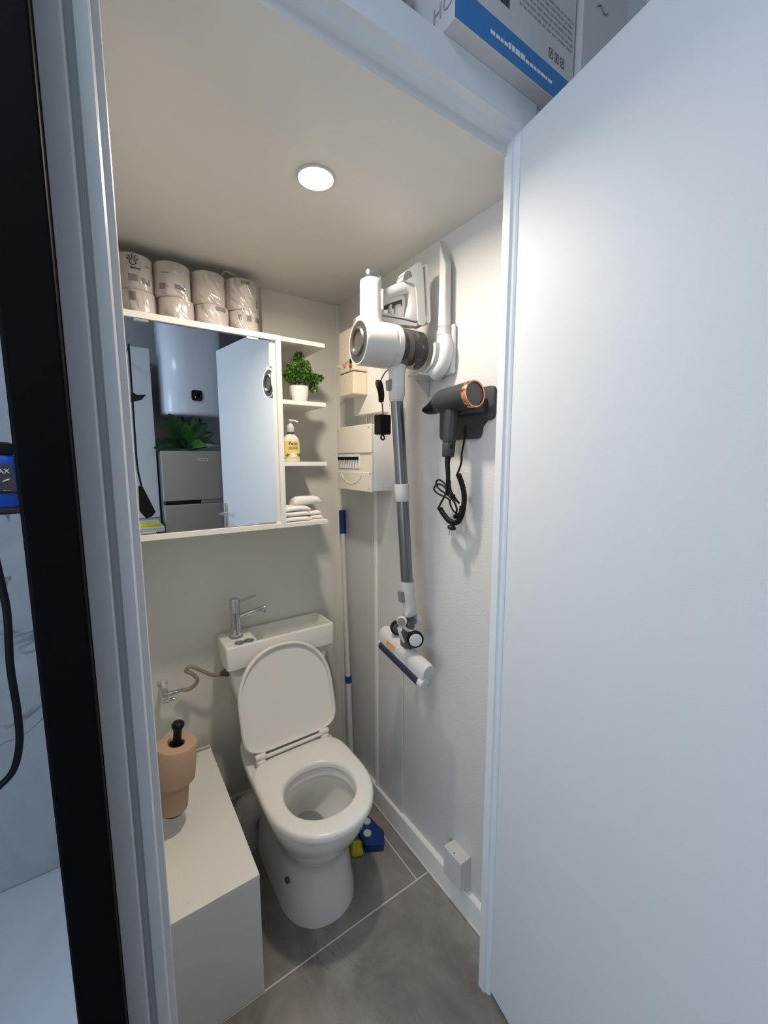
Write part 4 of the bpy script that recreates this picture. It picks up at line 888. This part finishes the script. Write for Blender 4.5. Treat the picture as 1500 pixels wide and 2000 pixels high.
# ------------------------------------------------------------------ boxes on the loft shelf
ZS = 2.2685
cb_ = thing('carton', 'white printed carton with a blue stripe overhanging the shelf above the door', 'box', (.75, .8, ZS))
bx_, by_ = .569, .611
b = B(); box(b, bx_, .927, by_, 1.02, ZS, 2.56, .0012, 1); obj('carton_body', b, 'boxcard', cb_)
b = B(); box(b, bx_+.0005, .9265, by_-.0008, by_, ZS+.002, ZS+.054); obj('blue_stripe', b, 'boxblue', cb_)
obj('lettering', text_bm('HO', 0.036, basis((bx_-.0008, .641, ZS+.038), (0, -1, 0), (0, 0, 1))), 'greyink', cb_)
b = B()
for i in range(9): box(b, .674+.0042*i, .674+.0042*i+.0018+.0012*(i % 3 == 0), by_-.0012, by_, ZS+.088, ZS+.132)
obj('barcode', b, 'ink', cb_)
b = B()
for r_ in range(6):
    x = .735+.004*(r_ % 2)
    while x < .915:
        w_ = random.uniform(.006, .02); box(b, x, min(x+w_, .918), by_-.0010, by_, ZS+.168-.011*r_, ZS+.1715-.011*r_); x += w_+.004
for r_ in range(3):
    x = .62
    while x < .70:
        w_ = random.uniform(.005, .014); box(b, x, x+w_, by_-.0010, by_, ZS+.178-.012*r_, ZS+.182-.012*r_); x += w_+.004
tag(obj('printed_lines', b, 'greyink', cb_), kind='stuff')
b = B()
for i in range(3):
    x = .838+.020*i
    for (p0, p1) in (((x, .070), (x+.012, .070)), ((x, .086), (x+.012, .086)), ((x, .070), (x, .086)), ((x+.012, .070), (x+.012, .086)), ((x+.003, .074), (x+.009, .082)), ((x+.006, .073), (x+.006, .083))):
        tube(b, [(p0[0], by_-.0004, ZS+p0[1]), (p1[0], by_-.0004, ZS+p1[1])], .0007, 4, sm=False)
obj('handling_symbols', b, 'ink', cb_)
b = B(); x = .66
while x < .84:
    w_ = random.uniform(.005, .013); hh = .010 if .70 < x < .76 else .006
    box(b, x, x+w_, by_-.0014, by_-.0006, ZS+.022, ZS+.022+hh); x += w_+.003
obj('stripe_lettering', b, 'whiteink', cb_)
c2_ = thing('carton', 'pale plain carton at the right of the blue striped carton above the door', 'box', (1.1, .8, ZS))
b = B(); box(b, .936, 1.12, .60, .95, ZS, 2.58, .002); obj('carton_body', b, 'boxcard', c2_)
b = B(); tube(b, [(.985, .5985, 2.50), (1.0, .5985, 2.508), (1.015, .5985, 2.50), (1.03, .5985, 2.508)], .0015, 5); obj('printed_mark', b, 'greyink', c2_)
b = B(); box(b, 1.13, 1.28, .605, .9, ZS, 2.56, .02, 3); tag(obj('storage_bag', b, 'lacq2'), 'white storage bag beyond the plain carton on the loft shelf', 'bag')
b = B(); box(b, .395, .540, .70, .95, ZS, 2.40, .02, 3)
for i in range(4): tube(b, [(.41+.03*i, .694, 2.28), (.42+.03*i, .690, 2.32), (.405+.03*i, .694, 2.37)], .006, 6)
tag(obj('storage_pouch', b, 'midgrey', None, 40), 'dark grey crumpled pouch left of the blue striped carton', 'bag')

# ------------------------------------------------------------------ outer room, seen in the mirror
fg = thing('refrigerator', 'grey two door refrigerator standing behind the viewer, seen in the mirror', 'refrigerator', (.65, -.95, 0))
fx0, fx1, fyf = .378, .88, -.65
b = B(); box(b, fx0+.003, fx1-.003, -1.20, fyf-.055, .02, 1.562, .004); obj('body', b, 'darkgrey', fg)
b = B(); box(b, fx0, fx1, fyf-.05, fyf, 1.190, 1.571, .006); d1 = obj('freezer_door', b, 'fridge', fg)
b = B(); box(b, fx0, fx1, fyf-.05, fyf, .04, 1.160, .006); d2 = obj('fridge_door', b, 'fridge', fg)
b = B(); box(b, fx0+.01, fx1-.01, fyf-.052, fyf-.02, 1.159, 1.191); obj('grip_recess', b, 'black', fg)
b = B(); box(b, .64, .87, fyf-.02, fyf-.004, 1.162, 1.188, .002); obj('grip_strip', b, 'midgrey', fg)
b = B(); box(b, .630, .705, fyf, fyf+.002, 1.494, 1.514, .001, 1); lg = obj('badge', b, 'greyplastic', d1)
b = B()
for i in range(7): box(b, .637+.009*i, .643+.009*i, fyf+.002, fyf+.0025, 1.5005, 1.5075)
obj('badge_lettering', b, 'ink', fg)
for x in (.37, .83):
    b = B(); cyl(b, (x, -.75, 0), (x, -.75, .022), .018, 12); obj('foot', b, 'black', fg)
# large leaf plant on the fridge
lp = thing('leafy_plant', 'dark green broad leaved plant in a pot on the refrigerator', 'plant', (.60, -.85, 1.575))
b = B(); lathe(b, (.60, -.85, 1.566), (0, 0, 1), [(.04, 0), (.05, .005), (.058, .05), (.054, .05), (.05, .04), (0, .04)], 24, True, False); obj('pot', b, 'darkgrey', lp, 40)
def bigleaf(base, tip, w, droop, m):
    base = Vector(base); tip = Vector(tip); L = (tip-base); side = L.cross(Vector((0, 1, 0.2))).normalized(); b = B(); n = 9; rows = []
    for i in range(n+1):
        t = i/n; p = base + L*t + Vector((0, 0, droop*math.sin(t*PI)*.5)); ww = w*math.sin(PI*(t*.88+.10))**.8
        up_ = Vector((0, .25*ww, 0)); rows.append([p - side*ww + up_, p - side*ww*.5 + up_*.4, p, p + side*ww*.5 + up_*.4, p + side*ww + up_])
    rings(b, rows, False, False, False); return obj('leaf', b, m, lp, 60)
for tx, ty, tz, w, dr, m in ((.46, -.80, 1.80, .040, .05, 'leafd'), (.53, -.83, 1.86, .040, .05, 'leafd'), (.63, -.74, 1.79, .038, .02, 'leafm'), (.70, -.84, 1.85, .040, .04, 'leafd'), (.80, -.80, 1.80, .040, .05, 'leafd'), (.86, -.82, 1.72, .035, .05, 'leafd'),
                            (.40, -.72, 1.59, .030, .08, 'leafd'), (.48, -.70, 1.61, .032, .06, 'leafd'), (.86, -.72, 1.62, .030, .05, 'leafd'), (.76, -.70, 1.61, .028, .05, 'leafm'), (.58, -.70, 1.64, .028, .03, 'leafd'), (.60, -.95, 1.82, .04, .03, 'leafd'), (.74, -.95, 1.78, .04, .03, 'leafd')):
    bigleaf((.60, -.85, 1.60), (tx-.06, ty, tz), w*1.3, dr, m)
# water heater
whr = thing('water_heater', 'white round wall water heater with a black control panel', 'water heater', (.66, -1.05, 1.88))
b = B(); rings(b, [ov(.672, -1.02, z, a, a*1.0, 64, 2.7) for z, a in ((1.856, .19), (1.859, .222), (1.867, .232), (1.885, .237), (2.66, .237), (2.68, .22))]); obj('tank', b, 'heater', whr, 50)
b = B(); cyl(b, (.60, -1.04, 1.78), (.60, -1.04, 1.87), .012, 12); cyl(b, (.74, -1.04, 1.78), (.74, -1.04, 1.87), .012, 12); obj('pipes', b, 'darkgrey', whr, 40)
b = B(); prism(b, rounded([(.634, -.785, 1.968), (.714, -.785, 1.968), (.714, -.785, 2.050), (.634, -.785, 2.050)], .022, 6), (0, .014, 0)); cpn = obj('control_panel', b, 'black', whr, 40)
b = B(); lathe(b, (.674, -.771, 2.009), (0, 1, 0), [(.026, 0), (.026, .002), (.022, .002), (.022, .0)], 28, True, True); obj('dial', b, 'darkgrey', cpn, 40)
b = B(); lathe(b, (.661, -.7705, 1.996), (0, 1, 0), [(.0035, 0), (.003, .003)], 10); obj('led', b, 'led', cpn)
b = B(); box(b, .53, .80, -1.319, -1.27, 2.0, 2.45, .003); obj('wall_mount', b, 'darkgrey', whr)
# tall white cabinet and things at its left
tc_ = thing('tall_cabinet', 'tall white storage cabinet beside the refrigerator in the outer room', 'cabinet', (.18, -1.1, 0))
b = B(); box(b, -.15, .372, -1.315, -.90, 0, 2.35, .002); obj('carcass', b, 'room', tc_)
b = B(); box(b, -.148, .10, -.899, -.884, 1.05, 2.34, .002); obj('cabinet_door', b, 'door', tc_)
b = B(); box(b, .104, .370, -.899, -.884, 1.05, 2.34, .002); obj('cabinet_door', b, 'door', tc_)
ws = thing('washing_machine', 'low white appliance with a flat top beside the refrigerator', 'appliance', (.1, -.7, 0))
b = B(); box(b, -.12, .343, -.88, -.44, .01, .985, .006); obj('body', b, 'lacq2', ws)
b = B(); box(b, -.125, .347, -.88, -.435, .995, 1.035, .005); obj('worktop', b, 'plastic', ws)
b = B(); box(b, -.11, .335, -.87, -.45, .985, .996); obj('gap', b, 'black', ws)
b = B(); lathe(b, (.12, -.44, .50), (0, 1, 0), [(.17, 0), (.165, .015), (.13, .02), (.12, .008), (0, .008)], 36, True, False); obj('porthole', b, 'greyplastic', ws, 40)
b = B(); yc_ = [[Vector((.255+.07*math.cos(t)*s+.008*math.sin(5*t), -.52+.05*math.sin(t)*s+.006*math.sin(4*t), z)) for t in [2*PI*i/24 for i in range(24)]] for s, z in ((.95, 1.0355), (1.0, 1.042), (.9, 1.052), (.55, 1.059), (.2, 1.060))]
rings(b, yc_); tag(obj('cloth', b, 'yellow', None, 50), 'crumpled bright yellow cloth on the white appliance top', 'cloth')
bs = thing('hanging_brush', 'long black handled scraper hanging in front of the tall cabinet', 'brush', (.3, -.45, 1.0))
b = B(); MY = -.40
def mpt(px, py, y=MY):
    p = ony(px, py, CY+.008); d = _ray(px, py); t = (y-(CY+.008))/(-d.y); return Vector((p.x+d.x*t, y, p.z+d.z*t))
tube(b, [mpt(251, 672), mpt(258, 770), mpt(264, 860), mpt(268, 910), mpt(275, 945), mpt(283, 972)], .0065, 8); tube(b, [mpt(251, 672), Vector((mpt(251, 672).x, -.884, mpt(251, 672).z))], .004, 8); obj('handle', b, 'black', bs, 50)
b = B(); prism(b, rounded([mpt(270, 948), mpt(279, 951), mpt(304, 1000), mpt(297, 1008), mpt(286, 1013), mpt(272, 998)], .006, 3), (0, .012, 0)); obj('blade', b, 'black', bs, 40)
b = B(); prism(b, rounded([mpt(255, 764), mpt(268, 772), mpt(285, 771), mpt(277, 781), mpt(256, 786)], .003, 3), (0, .012, 0)); obj('hook', b, 'black', bs, 40)
